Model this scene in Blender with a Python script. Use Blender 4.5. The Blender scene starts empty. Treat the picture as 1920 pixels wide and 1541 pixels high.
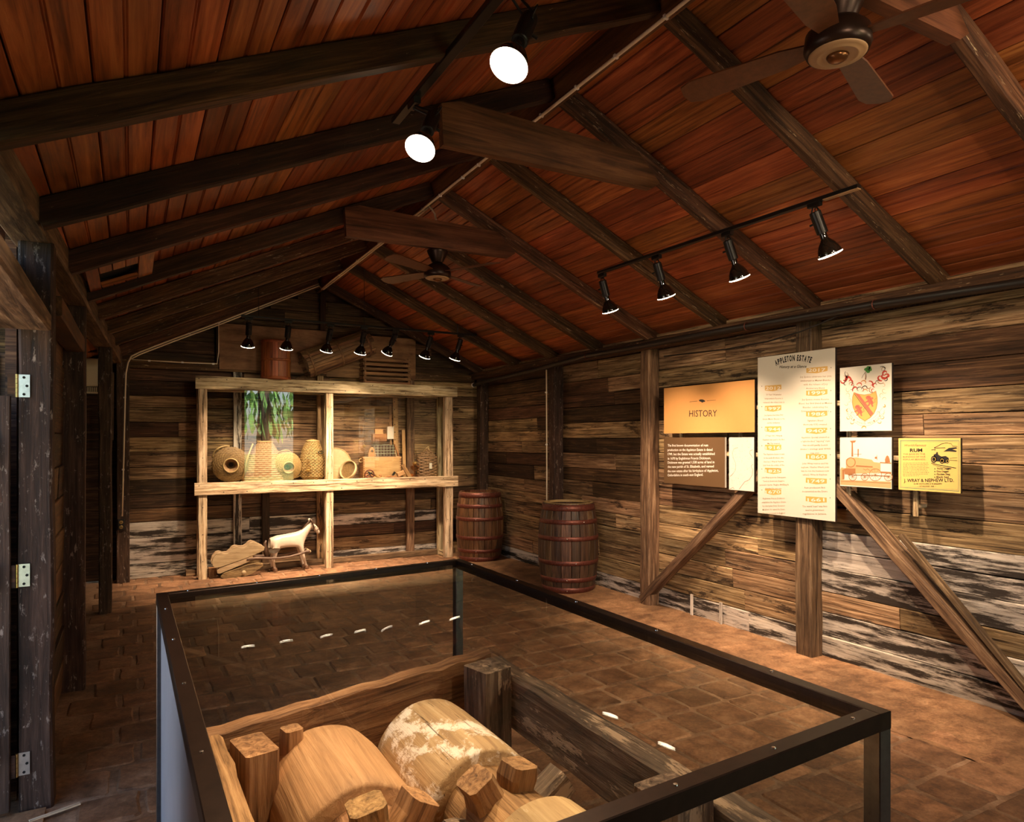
import bpy, math, random
from mathutils import Vector, Matrix, Quaternion
R = random.Random(7)
S = bpy.context.scene
COL = S.collection
PI = math.pi

# ------------------------------------------------------------------ camera
H, FPX = 1.55, 1284.0
YAW = math.atan(715.0 / FPX)
cd = bpy.data.cameras.new('camera'); cam = bpy.data.objects.new('camera', cd); COL.objects.link(cam)
cd.sensor_fit = 'HORIZONTAL'; cd.sensor_width = 36.0; cd.lens = FPX / 1920 * 36
cd.shift_y = (825 - 770.5) / 1920
cd.clip_start = 0.02
cam.location = (0, 0, H); cam.rotation_euler = (PI / 2, 0, -YAW)
S.camera = cam

# ------------------------------------------------------------------ world, sun, exposure
S.view_settings.view_transform = 'Standard'; S.view_settings.look = 'None'
S.view_settings.gamma = 1.0; S.view_settings.use_curve_mapping = False
S.view_settings.exposure = 0.35
SKY, SUN = 0.50, 45.0
A_W, B_W, C_W, D_W = 128.0, 150.0, 175.0, 265.0      # watts of the track lamps: display, wall panels, near pair, added unseen fill
WARM = (1.0, 0.71, 0.47)
w = bpy.data.worlds.new('sky'); S.world = w; w.use_nodes = True
nt = w.node_tree; bg = nt.nodes['Background']
sky = nt.nodes.new('ShaderNodeTexSky'); sky.sky_type = 'NISHITA'; sky.sun_disc = False
sky.sun_elevation = math.radians(58); sky.sun_rotation = math.radians(40)
nt.links.new(sky.outputs[0], bg.inputs[0]); bg.inputs[1].default_value = SKY
sl = bpy.data.lights.new('sun', 'SUN'); sl.energy = SUN; sl.angle = 0.01; sl.color = (1, .95, .85)
so = bpy.data.objects.new('sun', sl); COL.objects.link(so)
so.rotation_euler = Vector((-0.45, -0.5, -1.15)).to_track_quat('-Z', 'Y').to_euler()

# ------------------------------------------------------------------ helpers
WORLD = {}
def ray(px, py):
    a = (px - 960) / FPX; b = (825 - py) / FPX; c, s = math.cos(YAW), math.sin(YAW)
    return Vector((a * c + s, -a * s + c, b))
def at(px, py, x=None, y=None, z=None):          # a measured point of the photograph on a real plane of the room
    d = ray(px, py)
    t = x / d.x if x is not None else (y / d.y if y is not None else (z - H) / d.z)
    return Vector((0, 0, H)) + d * t
def put(o, M, parent=None):
    o.matrix_basis = M; WORLD[o] = M
    if parent is not None:
        o.parent = parent; o.matrix_parent_inverse = WORLD[parent].inverted()
    return o
T = Matrix.Translation
I4 = Matrix.Identity(4)
def empty(name, loc=(0, 0, 0), rz=0, parent=None):
    o = bpy.data.objects.new(name, None); COL.objects.link(o); o.empty_display_size = .1
    return put(o, T(loc) @ Matrix.Rotation(rz, 4, 'Z'), parent)
def tag(o, label, cat, group=None):
    o['label'] = label; o['category'] = cat
    if group: o['group'] = group
    return o
def thing(name, label, cat, loc=(0, 0, 0), rz=0, group=None):
    return tag(empty(name, loc, rz), label, cat, group)
def struct(o): o['kind'] = 'structure'; return o
def mk(name, verts, faces, mat, M=I4, parent=None, smooth=False, mats=None, midx=None):
    me = bpy.data.meshes.new(name); me.from_pydata([tuple(v) for v in verts], [], faces)
    if mats:
        for m in mats: me.materials.append(m)
        me.polygons.foreach_set('material_index', midx)
    else: me.materials.append(mat)
    if smooth: me.polygons.foreach_set('use_smooth', [True] * len(me.polygons))
    me.update()
    o = bpy.data.objects.new(name, me); COL.objects.link(o)
    return put(o, M, parent)
def link(name, me, M, parent=None):
    o = bpy.data.objects.new(name, me); COL.objects.link(o); return put(o, M, parent)
class MB:
    def __init__(s): s.v = []; s.f = []; s.m = []
    def add(s, vf, M=None, mi=0):
        v, f = vf; n = len(s.v)
        s.v += [(M @ Vector(p)) for p in v] if M is not None else [Vector(p) for p in v]
        s.f += [tuple(i + n for i in q) for q in f]; s.m += [mi] * len(f)
        return s
    def build(s, name, mat, M=I4, parent=None, smooth=False):
        if isinstance(mat, (list, tuple)): return mk(name, s.v, s.f, None, M, parent, smooth, mat, s.m)
        return mk(name, s.v, s.f, mat, M, parent, smooth)
def timber(L, W, T_, ch=.004, seg=1, jit=0.0, r=None):
    """bar along X (0..L), W across Y, T_ across Z, chamfered, edges uneven when jit > 0"""
    r = r or R; v = []; f = []
    hw, ht = W / 2, T_ / 2; c = min(ch, hw * .45, ht * .45)
    for i in range(seg + 1):
        x = L * i / seg
        a = r.uniform(-jit, jit); b = r.uniform(-jit, jit); cc = r.uniform(-jit, jit); d = r.uniform(-jit, jit)
        y0, y1, z0, z1 = -hw + a, hw + b, -ht + cc, ht + d
        v += [(x, y0 + c, z0), (x, y1 - c, z0), (x, y1, z0 + c), (x, y1, z1 - c), (x, y1 - c, z1), (x, y0 + c, z1), (x, y0, z1 - c), (x, y0, z0 + c)]
    for i in range(seg):
        for k in range(8):
            a = i * 8 + k; b = i * 8 + (k + 1) % 8
            f.append((a, a + 8, b + 8, b))
    f.append(tuple(range(8))); f.append(tuple(reversed(range(seg * 8, seg * 8 + 8))))
    return v, f
def frame(p0, p1, up=(0, 0, 1)):
    p0 = Vector(p0); x = (Vector(p1) - p0); L = x.length; x.normalize(); up = Vector(up)
    y = up.cross(x).normalized(); z = x.cross(y)
    M = Matrix((x, y, z)).transposed().to_4x4(); M.translation = p0
    return M, L
def beam(name, p0, p1, W, T_, mat, parent=None, up=(0, 0, 1), ch=.005, seg=1, jit=0.0):
    M, L = frame(p0, p1, up)
    v, f = timber(L, W, T_, ch, seg, jit)
    return mk(name, v, f, mat, M, parent)
def box(x0, x1, y0, y1, z0, z1):
    v = [(x0, y0, z0), (x1, y0, z0), (x1, y1, z0), (x0, y1, z0), (x0, y0, z1), (x1, y0, z1), (x1, y1, z1), (x0, y1, z1)]
    return v, [(0, 3, 2, 1), (4, 5, 6, 7), (0, 1, 5, 4), (1, 2, 6, 5), (2, 3, 7, 6), (3, 0, 4, 7)]
def lathe(prof, n=24, cap=True, closed=False):
    v = []; f = []; m = len(prof)
    for r, z in prof:
        for k in range(n):
            a = 2 * PI * k / n; v.append((r * math.cos(a), r * math.sin(a), z))
    for i in range(m if closed else m - 1):
        j = (i + 1) % m
        for k in range(n):
            k2 = (k + 1) % n
            f.append((i * n + k, i * n + k2, j * n + k2, j * n + k))
    if cap and not closed:
        f.append(tuple(reversed(range(n)))); f.append(tuple(range((m - 1) * n, m * n)))
    return v, f
def tube(pts, r, n=8, closed=False):
    pts = [Vector(p) for p in pts]; v = []; f = []; m = len(pts); prev = None
    for i, p in enumerate(pts):
        if closed: d = pts[(i + 1) % m] - pts[i - 1]
        else: d = pts[min(i + 1, m - 1)] - pts[max(i - 1, 0)]
        d.normalize()
        if prev is None:
            a = Vector((0, 0, 1)) if abs(d.z) < .9 else Vector((1, 0, 0)); u = d.cross(a).normalized()
        else:
            u = (prev - d * prev.dot(d)).normalized()
        prev = u; wv = d.cross(u); rr = r[i] if isinstance(r, (list, tuple)) else r
        for k in range(n):
            t = 2 * PI * k / n; v.append(p + u * (rr * math.cos(t)) + wv * (rr * math.sin(t)))
    for i in range(m if closed else m - 1):
        j = (i + 1) % m
        for k in range(n):
            k2 = (k + 1) % n; f.append((i * n + k, i * n + k2, j * n + k2, j * n + k))
    if not closed:
        f.append(tuple(reversed(range(n)))); f.append(tuple(range((m - 1) * n, m * n)))
    return v, f
def ring(R_, r, n=32, m=8, z=0):
    return tube([(R_ * math.cos(2 * PI * k / n), R_ * math.sin(2 * PI * k / n), z) for k in range(n)], r, m, True)
def axis_M(p, d, spin=0):
    q = Vector(d).to_track_quat('Z', 'Y'); M = q.to_matrix().to_4x4() @ Matrix.Rotation(spin, 4, 'Z'); M.translation = Vector(p); return M

# ------------------------------------------------------------------ materials
def new_mat(name):
    m = bpy.data.materials.new(name); m.use_nodes = True; nt = m.node_tree
    return m, nt, nt.nodes['Principled BSDF']
def nd(nt, typ, **kw):
    n = nt.nodes.new('ShaderNode' + typ)
    for k, v in kw.items(): setattr(n, k, v)
    return n
def math_n(nt, op, a, b=None, c=None, clamp=False):
    n = nd(nt, 'Math', operation=op, use_clamp=clamp)
    for i, x in enumerate((a, b, c)):
        if x is None: continue
        if hasattr(x, 'links'): nt.links.new(x, n.inputs[i])
        else: n.inputs[i].default_value = x
    return n.outputs[0]
def mrange(nt, x, a, b, c, d):
    n = nd(nt, 'MapRange'); nt.links.new(x, n.inputs[0])
    for i, v in enumerate((a, b, c, d)): n.inputs[i + 1].default_value = v
    return n.outputs[0]
def mixc(nt, fac, a, b, typ='MIX'):
    n = nd(nt, 'Mix', data_type='RGBA', blend_type=typ, clamp_factor=True)
    for x, i in ((fac, 0), (a, 6), (b, 7)):
        if hasattr(x, 'links'): nt.links.new(x, n.inputs[i])
        elif i == 0: n.inputs[0].default_value = x
        else: n.inputs[i].default_value = (*x, 1)
    return n.outputs[2]
def coords(nt, scale, rand=True, kind='Object'):
    tc = nd(nt, 'TexCoord'); v = tc.outputs[kind]
    oi = nd(nt, 'ObjectInfo')
    if rand:
        r = math_n(nt, 'MULTIPLY', oi.outputs['Random'], 61.7)
        a = nd(nt, 'VectorMath', operation='ADD'); nt.links.new(v, a.inputs[0])
        cx = nd(nt, 'CombineXYZ')
        for i in range(3): nt.links.new(r, cx.inputs[i])
        nt.links.new(cx.outputs[0], a.inputs[1]); v = a.outputs[0]
    return v, oi.outputs['Random']
def noise(nt, v, scale, detail=5, rough=.6, dist=0.0, s=1.0):
    m = nd(nt, 'VectorMath', operation='MULTIPLY'); nt.links.new(v, m.inputs[0]); m.inputs[1].default_value = scale
    n = nd(nt, 'TexNoise'); nt.links.new(m.outputs[0], n.inputs['Vector'])
    n.inputs['Scale'].default_value = s; n.inputs['Detail'].default_value = detail
    n.inputs['Roughness'].default_value = rough; n.inputs['Distortion'].default_value = dist
    return n.outputs[0]
def ramp(nt, x, stops):
    n = nd(nt, 'ValToRGB'); e = n.color_ramp.elements
    while len(e) < len(stops): e.new(.5)
    for el, (p, c) in zip(e, stops): el.position = p; el.color = (*c, 1)
    nt.links.new(x, n.inputs[0]); return n.outputs[0]
def wood(name, dark, mid, light, gs=(2.2, 55, 55), rough=.68, bump=.35, var=.3, wears=(), patch=(.55, 1.3), spec=.3, hue=.012, stops=(.33, .52, .72)):
    m, nt, bs = new_mat(name)
    v, rnd = coords(nt, 1)
    g = noise(nt, v, gs, 7, .68, .7)
    p = noise(nt, v, (gs[0] * .7, gs[1] * .13, gs[2] * .13), 4, .6, .4)
    col = ramp(nt, g, [(stops[0], dark), (stops[1], mid), (stops[2], light)])
    col = mixc(nt, 1.0, col, nd_gray(nt, mrange(nt, p, .3, .7, *patch)), 'MULTIPLY')
    # every piece its own tone
    hs = nd(nt, 'HueSaturation'); nt.links.new(col, hs.inputs['Color'])
    r2 = math_n(nt, 'FRACT', math_n(nt, 'MULTIPLY', rnd, 17.3))
    nt.links.new(mrange(nt, r2, 0, 1, .5 - hue, .5 + hue), hs.inputs['Hue'])
    nt.links.new(mrange(nt, rnd, 0, 1, 1 - var, 1 + var), hs.inputs['Value'])
    col = hs.outputs[0]; hgt = g
    for (wc, wsc, lo, hi, amt) in wears:
        n1 = noise(nt, v, wsc, 8, .75, .2)
        f = math_n(nt, 'MULTIPLY', mrange(nt, n1, lo, hi, 0, 1), amt, clamp=True)
        col = mixc(nt, f, col, wc)
        hgt = math_n(nt, 'ADD', hgt, math_n(nt, 'MULTIPLY', f, .25))
    nt.links.new(col, bs.inputs['Base Color'])
    nt.links.new(mrange(nt, g, .2, .8, rough - .12, rough + .12), bs.inputs['Roughness'])
    bs.inputs['Specular IOR Level'].default_value = spec
    b = nd(nt, 'Bump'); b.inputs['Strength'].default_value = bump; b.inputs['Distance'].default_value = .006
    nt.links.new(hgt, b.inputs['Height']); nt.links.new(b.outputs[0], bs.inputs['Normal'])
    return m
def nd_gray(nt, x):
    c = nd(nt, 'CombineColor')
    for i in range(3): nt.links.new(x, c.inputs[i])
    return c.outputs[0]
def plain(name, col, rough=.5, metal=0.0, spec=.5, emit=None, estr=0, bump=0, bscale=40, var=.0):
    m, nt, bs = new_mat(name)
    v, rnd = coords(nt, 1)
    n = noise(nt, v, (bscale,) * 3, 5, .65)
    c = mixc(nt, 1.0, col, nd_gray(nt, mrange(nt, n, .3, .7, 1 - var, 1 + var * .6)), 'MULTIPLY')
    nt.links.new(c, bs.inputs['Base Color'])
    bs.inputs['Roughness'].default_value = rough; bs.inputs['Metallic'].default_value = metal
    bs.inputs['Specular IOR Level'].default_value = spec
    if emit: bs.inputs['Emission Color'].default_value = (*emit, 1); bs.inputs['Emission Strength'].default_value = estr
    if bump:
        b = nd(nt, 'Bump'); b.inputs['Strength'].default_value = bump; b.inputs['Distance'].default_value = .004
        nt.links.new(n, b.inputs['Height']); nt.links.new(b.outputs[0], bs.inputs['Normal'])
    return m
def glass(name, tint=(.97, .985, .975), ior=1.5, boost=1.0, rough=0.0, coat=1.0):
    m, nt, bs = new_mat(name); nt.nodes.remove(bs)
    out = nt.nodes['Material Output']
    tr = nd(nt, 'BsdfTransparent'); tr.inputs[0].default_value = (*tint, 1)
    gl = nd(nt, 'BsdfGlossy'); gl.inputs['Roughness'].default_value = rough
    g = nd(nt, 'NewGeometry'); dt = nd(nt, 'VectorMath', operation='DOT_PRODUCT')
    nt.links.new(g.outputs['Normal'], dt.inputs[0]); nt.links.new(g.outputs['Incoming'], dt.inputs[1])
    c1 = math_n(nt, 'SUBTRACT', 1.0, math_n(nt, 'ABSOLUTE', dt.outputs['Value']))
    f0 = .04 * boost
    f = math_n(nt, 'ADD', f0, math_n(nt, 'MULTIPLY', math_n(nt, 'POWER', c1, 5.0), 1 - f0), clamp=True)
    f = math_n(nt, 'MULTIPLY', f, coat)        # coat only scales the mirrored light down, no coating on the pane
    mx = nd(nt, 'MixShader'); nt.links.new(f, mx.inputs[0]); nt.links.new(tr.outputs[0], mx.inputs[1]); nt.links.new(gl.outputs[0], mx.inputs[2])
    nt.links.new(mx.outputs[0], out.inputs[0]); return m

m_ceil = wood('ceiling_pine', (.13, .030, .008), (.33, .090, .024), (.48, .165, .050), gs=(1.6, 38, 38), rough=.55, bump=.15, var=.30, hue=.010, spec=.3,
              wears=[((.10, .045, .022), (1.2, 5, 5), .60, .72, .6)])
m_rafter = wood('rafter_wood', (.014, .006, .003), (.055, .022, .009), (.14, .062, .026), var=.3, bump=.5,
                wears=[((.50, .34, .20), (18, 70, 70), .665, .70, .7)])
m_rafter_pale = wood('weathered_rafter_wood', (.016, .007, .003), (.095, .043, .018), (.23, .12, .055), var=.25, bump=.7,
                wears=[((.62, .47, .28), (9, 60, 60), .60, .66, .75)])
m_collar = wood('collar_beam_wood', (.035, .013, .005), (.13, .050, .018), (.23, .10, .038), gs=(1.6, 26, 26), var=.1, bump=.3)
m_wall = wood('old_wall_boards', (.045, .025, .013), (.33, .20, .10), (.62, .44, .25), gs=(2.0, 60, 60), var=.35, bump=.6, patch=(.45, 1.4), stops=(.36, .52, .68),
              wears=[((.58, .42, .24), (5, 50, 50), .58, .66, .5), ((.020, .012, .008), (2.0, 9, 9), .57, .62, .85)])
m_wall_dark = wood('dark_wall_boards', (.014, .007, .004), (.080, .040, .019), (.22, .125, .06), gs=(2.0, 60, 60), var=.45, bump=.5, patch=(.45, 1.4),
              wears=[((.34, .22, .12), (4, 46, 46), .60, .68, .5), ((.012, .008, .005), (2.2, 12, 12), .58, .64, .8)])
m_white = wood('whitewashed_boards', (.16, .12, .09), (.62, .54, .45), (.80, .72, .62), gs=(2.0, 60, 60), var=.12, bump=.5, stops=(.26, .42, .6), patch=(.7, 1.1),
              wears=[((.022, .015, .011), (1.3, 11, 11), .47, .55, .97), ((.03, .02, .014), (5, 60, 60), .58, .64, .85)])
m_post = wood('old_post_wood', (.035, .018, .010), (.16, .092, .050), (.36, .24, .14), gs=(2.5, 40, 40), var=.25, bump=.8,
              wears=[((.04, .02, .012), (1.5, 10, 10), .56, .66, .8)])
m_post_dark = wood('dark_post_wood', (.018, .009, .006), (.060, .032, .020), (.13, .075, .05), gs=(2.5, 40, 40), var=.2, bump=.8,
              wears=[((.46, .36, .30), (14, 40, 40), .58, .64, .6), ((.10, .03, .012), (3, 12, 12), .62, .66, .5)])
m_disp = wood('distressed_cream_wood', (.10, .055, .025), (.58, .42, .24), (.80, .66, .44), gs=(2.2, 45, 45), var=.1, bump=.3, stops=(.30, .45, .62),
              wears=[((.085, .045, .02), (1.5, 30, 30), .50, .60, .9), ((.16, .09, .04), (6, 90, 90), .60, .66, .7)])
m_mill = wood('old_mill_timber', (.10, .048, .019), (.40, .215, .088), (.62, .38, .175), gs=(2.4, 48, 48), var=.12, bump=.9, patch=(.55, 1.2),
              wears=[((.07, .042, .024), (3, 16, 16), .60, .68, .7)])
m_mill_grey = wood('grey_mill_timber', (.03, .020, .014), (.15, .10, .064), (.34, .24, .16), gs=(3, 44, 44), var=.1, bump=.9,
              wears=[((.52, .36, .23), (3, 13, 13), .56, .60, .75), ((.03, .02, .013), (1.6, 40, 40), .62, .65, .8)])
m_roller = wood('roller_log', (.36, .20, .085), (.52, .30, .13), (.66, .42, .20), gs=(1.8, 44, 44), var=.08, bump=.5, patch=(.8, 1.12),
              wears=[((.08, .042, .02), (1.3, 55, 55), .63, .655, .9)])
m_roller_pale = wood('pale_roller_log', (.34, .20, .10), (.50, .31, .155), (.66, .45, .25), gs=(1.8, 44, 44), var=.08, bump=.6, patch=(.75, 1.15),
              wears=[((.86, .74, .60), (4.5, 6, 6), .52, .58, .95), ((.08, .045, .025), (1.6, 55, 55), .62, .645, .9)])
m_barrel = wood('barrel_oak', (.022, .011, .006), (.085, .043, .022), (.18, .10, .055), gs=(2, 50, 50), var=.35, bump=.4, rough=.5, spec=.5)
m_barrel_red = wood('red_barrel_oak', (.035, .013, .006), (.13, .055, .024), (.24, .12, .055), gs=(2, 50, 50), var=.3, bump=.4, rough=.45, spec=.5)
m_hoop = plain('rusty_hoop', (.17, .052, .036), .42, .5, .5, bump=.35, bscale=60, var=.5)
m_tub = wood('red_tub_wood', (.10, .025, .008), (.27, .075, .022), (.40, .14, .045), gs=(2, 40, 40), var=.12, rough=.45, bump=.2)
m_trap = wood('split_cane', (.05, .022, .010), (.17, .085, .038), (.30, .17, .08), gs=(3, 40, 40), var=.25)
m_ply = wood('plywood', (.14, .065, .026), (.28, .15, .065), (.36, .21, .10), gs=(3, 14, 14), var=.12, bump=.15, wears=[((.06, .03, .015), (5, 9, 9), .64, .68, .8)])
m_crate = wood('crate_wood', (.08, .035, .014), (.20, .10, .042), (.30, .17, .075), gs=(2.5, 40, 40), var=.2)
m_chest = wood('tan_box_wood', (.34, .18, .075), (.48, .28, .125), (.56, .35, .17), gs=(3, 22, 22), var=.12, bump=.15, patch=(.85, 1.1))
m_brownbox = wood('brown_box_wood', (.14, .055, .02), (.30, .135, .05), (.42, .21, .085), gs=(3, 30, 30), var=.2, bump=.2)
m_cart = wood('pale_cart_wood', (.24, .16, .085), (.40, .29, .17), (.48, .36, .22), gs=(4, 30, 30), var=.08, bump=.4, patch=(.85, 1.1))
m_rough = wood('rough_cart_wood', (.09, .05, .024), (.28, .175, .085), (.42, .29, .15), gs=(6, 40, 40), var=.1, bump=.9)
m_shaft = wood('grey_shaft_wood', (.08, .05, .035), (.22, .15, .11), (.36, .27, .20), gs=(3, 50, 50), var=.1)
m_black = plain('black_metal', (.012, .010, .009), .38, .3, .5)
m_blackwood = plain('dark_fan_blade', (.12, .040, .014), .5, 0, .4, var=.3)
m_fanmetal = plain('bronze_fan_metal', (.035, .018, .012), .35, .6, .5)
m_disc = plain('tan_fan_plate', (.42, .26, .13), .5)
m_bronze = plain('bronze_cap', (.20, .09, .035), .3, .8)
m_rail = plain('dark_case_metal', (.030, .017, .011), .34, .7, .5, var=.3)
m_steel = plain('case_post_steel', (.13, .12, .12), .32, .9, .5, var=.2)
m_screw = plain('bright_screw', (.7, .66, .6), .25, 1.0)
m_greypanel = plain('grey_case_panel', (.30, .31, .35), .35, 0, .5, var=.1, bscale=6)
m_hinge = plain('steel_hinge', (.62, .62, .62), .32, .9, var=.2)
m_hole = plain('dark_hole', (.006, .005, .004), .9)
m_cable = plain('pale_conduit', (.86, .72, .52), .45)
m_clip = plain('white_clip', (.85, .80, .72), .4)
m_pipe = plain('black_pipe', (.014, .010, .008), .45)
m_whitebox = plain('pale_box', (.70, .60, .42), .5)
m_outlet = plain('black_outlet', (.018, .014, .012), .4)
m_brass = plain('brass', (.62, .42, .16), .3, .9)
m_lamp_glow = plain('lamp_lens', (1, .9, .7), .4, emit=(1, .80, .52), estr=26)
m_rimglow = plain('lamp_glass_lip', (1, .95, .85), .3, emit=(1, .84, .62), estr=7)
m_bulb = plain('black_bulb_glass', (.010, .007, .005), .06, 0, .8)
m_glass = glass('pane_glass', boost=1.0, coat=.45)
m_glass_disp = glass('display_pane_glass', boost=2.1)
m_lampglass = glass('lamp_glass', (.93, .90, .84), 1.5, 1.6, .02)
m_oil = glass('amber_lamp_glass', (.85, .62, .38), 1.5, 1.6, .02)
m_wicker = plain('straw_wicker', (.36, .23, .085), .6, var=.35, bscale=60, bump=.4)
m_wicker_b = plain('brown_wicker', (.21, .125, .045), .6, var=.4, bscale=60, bump=.4)
m_wicker_p = plain('pinkish_wicker', (.34, .20, .095), .6, var=.3, bscale=60, bump=.4)
m_twig = plain('dark_twig', (.28, .16, .075), .6, var=.4, bscale=50, bump=.4)
m_rimcane = plain('cane_rim', (.44, .30, .13), .5, var=.2)
m_donkey = plain('white_painted_wood', (.56, .47, .37), .32, 0, .5, var=.12, bscale=14)
m_dark = plain('dark_brown_paint', (.06, .03, .015), .5, var=.3)
m_hoof = plain('brown_hoof', (.12, .06, .03), .4)
m_cream = plain('cream_board', (.60, .555, .47), .55, bscale=3, var=.02)
m_creampaper = plain('cream_print', (.66, .62, .54), .55, bscale=3, var=.02)
m_gold = plain('gold_board', (.60, .29, .09), .55, var=.02)
m_brownsign = plain('brown_board', (.115, .062, .026), .55, var=.03)
m_rum = plain('yellow_board', (.70, .50, .15), .55, var=.03)
m_edge = plain('black_board_edge', (.02, .012, .01), .6)
m_ink = plain('black_ink', (.015, .013, .012), .6)
m_inkw = plain('white_ink', (.88, .84, .76), .6)
m_inkbrown = plain('pale_brown_ink', (.27, .175, .085), .6)
m_banner = plain('gold_ink', (.52, .32, .085), .6)
m_red = plain('red_ink', (.45, .045, .028), .6)
m_pink = plain('coral_ink', (.52, .11, .07), .6)
m_orange = plain('orange_ink', (.55, .23, .06), .6)
m_green = plain('green_ink', (.06, .25, .05), .6)
m_sepia = plain('sepia_ink', (.30, .13, .05), .6)
m_sepial = plain('pale_sepia_ink', (.50, .30, .14), .6)
m_tealine = plain('teal_ink', (.06, .17, .14), .6)
m_slat = plain('wire_grid', (.30, .34, .24), .4, .5)
m_tray = plain('pale_straw_lid', (.46, .33, .17), .6, var=.1, bump=.3)

# brick floor materials
def floor_mat(name, c0, c1, c2, dirt=.5, var=.25):
    m, nt, bs = new_mat(name)
    v, rnd = coords(nt, 1)
    n1 = noise(nt, v, (9, 9, 9), 8, .72, .3); n2 = noise(nt, v, (60, 60, 60), 6, .7); n3 = noise(nt, v, (2.3, 2.3, 2.3), 4, .6)
    col = ramp(nt, n1, [(.32, c0), (.52, c1), (.70, c2)])
    col = mixc(nt, 1.0, col, nd_gray(nt, mrange(nt, n2, .3, .7, .72, 1.2)), 'MULTIPLY')
    col = mixc(nt, 1.0, col, nd_gray(nt, mrange(nt, n3, .35, .65, 1 - dirt, 1.15)), 'MULTIPLY')
    hs = nd(nt, 'HueSaturation'); nt.links.new(col, hs.inputs['Color']); nt.links.new(mrange(nt, rnd, 0, 1, 1 - var, 1 + var), hs.inputs['Value'])
    nt.links.new(hs.outputs[0], bs.inputs['Base Color'])
    nt.links.new(mrange(nt, n1, .3, .7, .55, .85), bs.inputs['Roughness'])
    bs.inputs['Specular IOR Level'].default_value = .35
    h = math_n(nt, 'ADD', n1, math_n(nt, 'MULTIPLY', n2, .5))
    b = nd(nt, 'Bump'); b.inputs['Strength'].default_value = .6; b.inputs['Distance'].default_value = .008
    nt.links.new(h, b.inputs['Height']); nt.links.new(b.outputs[0], bs.inputs['Normal'])
    return m
m_brick = floor_mat('floor_brick', (.115, .054, .026), (.28, .142, .070), (.40, .225, .12), .4, .28)
m_mortar = floor_mat('floor_mortar', (.16, .085, .045), (.30, .175, .098), (.44, .29, .18), var=0)
m_strip = floor_mat('earth_strip', (.15, .072, .034), (.32, .170, .082), (.44, .26, .135), var=0)
m_lawn = floor_mat('lawn_grass', (.05, .085, .02), (.10, .15, .04), (.17, .22, .07), var=0)
m_yard = floor_mat('bounce_paving', (.16, .14, .12), (.26, .23, .20), (.34, .31, .27), .3, var=0)
m_path = floor_mat('pink_path', (.50, .36, .28), (.58, .44, .36), (.62, .50, .42), .1, var=0)
m_leaf = plain('leaf_green', (.10, .22, .04), .6, var=.5, bscale=3)
m_bark = plain('tree_bark', (.05, .032, .020), .8, var=.4, bscale=8, bump=.5)

# ------------------------------------------------------------------ setting: floor
XL, XR, YB, YF = -.29, 4.33, 8.72, -1.6
XC, ZR, SL = 2.05, 3.43, .456         # ridge line, height of rafter undersides there, slope
def xl(y): return -.29 + .04 * (y - 3.5)
floor = struct(mk('floor', *box(-2.6, 4.6, -1.7, 9.6, -.12, -.006), m_mortar))
pav = []
y = .75
row = 0
while y < 8.75:
    d = R.uniform(.245, .285); x = -.30 + (row % 2) * .12 - .02
    while x < 3.62:
        wd = R.uniform(.215, .262)
        pav.append((x, y, wd, d)); x += wd + .010
    y += d + .010; row += 1
stuff_m = MB()
def paver(wd, d, r):
    v = []; g = .005
    nx, ny = 4, 4
    hgt = r.uniform(-.003, .003); tx, ty = r.uniform(-.004, .004), r.uniform(-.004, .004)
    ins = .012
    pts = []
    for k in range(4):
        cx, cy = [(0, 0), (wd, 0), (wd, d), (0, d)][k]
        pts.append((cx, cy))
    outline = []
    for k in range(4):
        a, b = Vector(pts[k]), Vector(pts[(k + 1) % 4])
        for t in (.09, .36, .64, .91): 
            p = a.lerp(b, t); n = Vector((-(b - a).y, (b - a).x)).normalized()
            outline.append(p + n * r.uniform(.001, .010))
    c = Vector((wd / 2, d / 2)); n = len(outline); f = []
    for p in outline: v.append((p.x, p.y, -.02))
    for p in outline:
        q = p
        v.append((q.x, q.y, hgt - .006 + r.uniform(-.002, .001)))
    for p in outline:
        q = p + (c - p).normalized() * ins
        v.append((q.x, q.y, hgt + (q.x / wd - .5) * tx + (q.y / d - .5) * ty))
    for s in (0, 1):
        for k in range(n): f.append((s * n + k, s * n + (k + 1) % n, (s + 1) * n + (k + 1) % n, (s + 1) * n + k))
    f.append(tuple(range(2 * n, 3 * n)))
    return v, f
def shown(p):
    q = Vector((p[0] + .12, p[1] + .13, 0)); s, c = math.sin(YAW), math.cos(YAW)
    dep = q.x * s + q.y * c; px = 960 + FPX * (q.x * c - q.y * s) / dep; py = 825 + FPX * H / dep
    return -60 < px < 1980 and py < 1620
vis = sorted([p for p in pav if shown(p)], key=lambda p: p[0] * .486 + p[1] * .874)
for i, p in enumerate(vis):
    v, f = paver(p[2], p[3], R)
    if i < 298: mk('paver', v, f, m_brick, T((p[0], p[1], 0)), floor)
    else: stuff_m.add((v, f), T((p[0], p[1], 0)))
o = stuff_m.build('far_pavers', m_brick, I4, floor); o['kind'] = 'stuff'
# earth strip along the right wall and under the display
def slab(x0, x1, y0, y1, z, nx, ny, amp):
    v = []; f = []
    for j in range(ny + 1):
        for i in range(nx + 1):
            e = .35 if i in (0,) else 1
            x = x0 + (x1 - x0) * i / nx; yy = y0 + (y1 - y0) * j / ny
            if i == 0: x += R.uniform(-.03, .03)
            v.append((x, yy, z * (0 if i == 0 else min(1, i / nx * 1.5)) + R.uniform(-amp, amp) * e))
    for j in range(ny):
        for i in range(nx):
            a = j * (nx + 1) + i; f.append((a, a + 1, a + nx + 2, a + nx + 1))
    return v, f
mk('earth_strip', *slab(3.56, 4.42, .6, 8.75, .010, 6, 60, .003), m_strip, I4, floor, True)
mk('door_threshold', *box(-.62, -.31, 1.9, 3.46, -.02, .012), m_strip, I4, floor)

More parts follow.
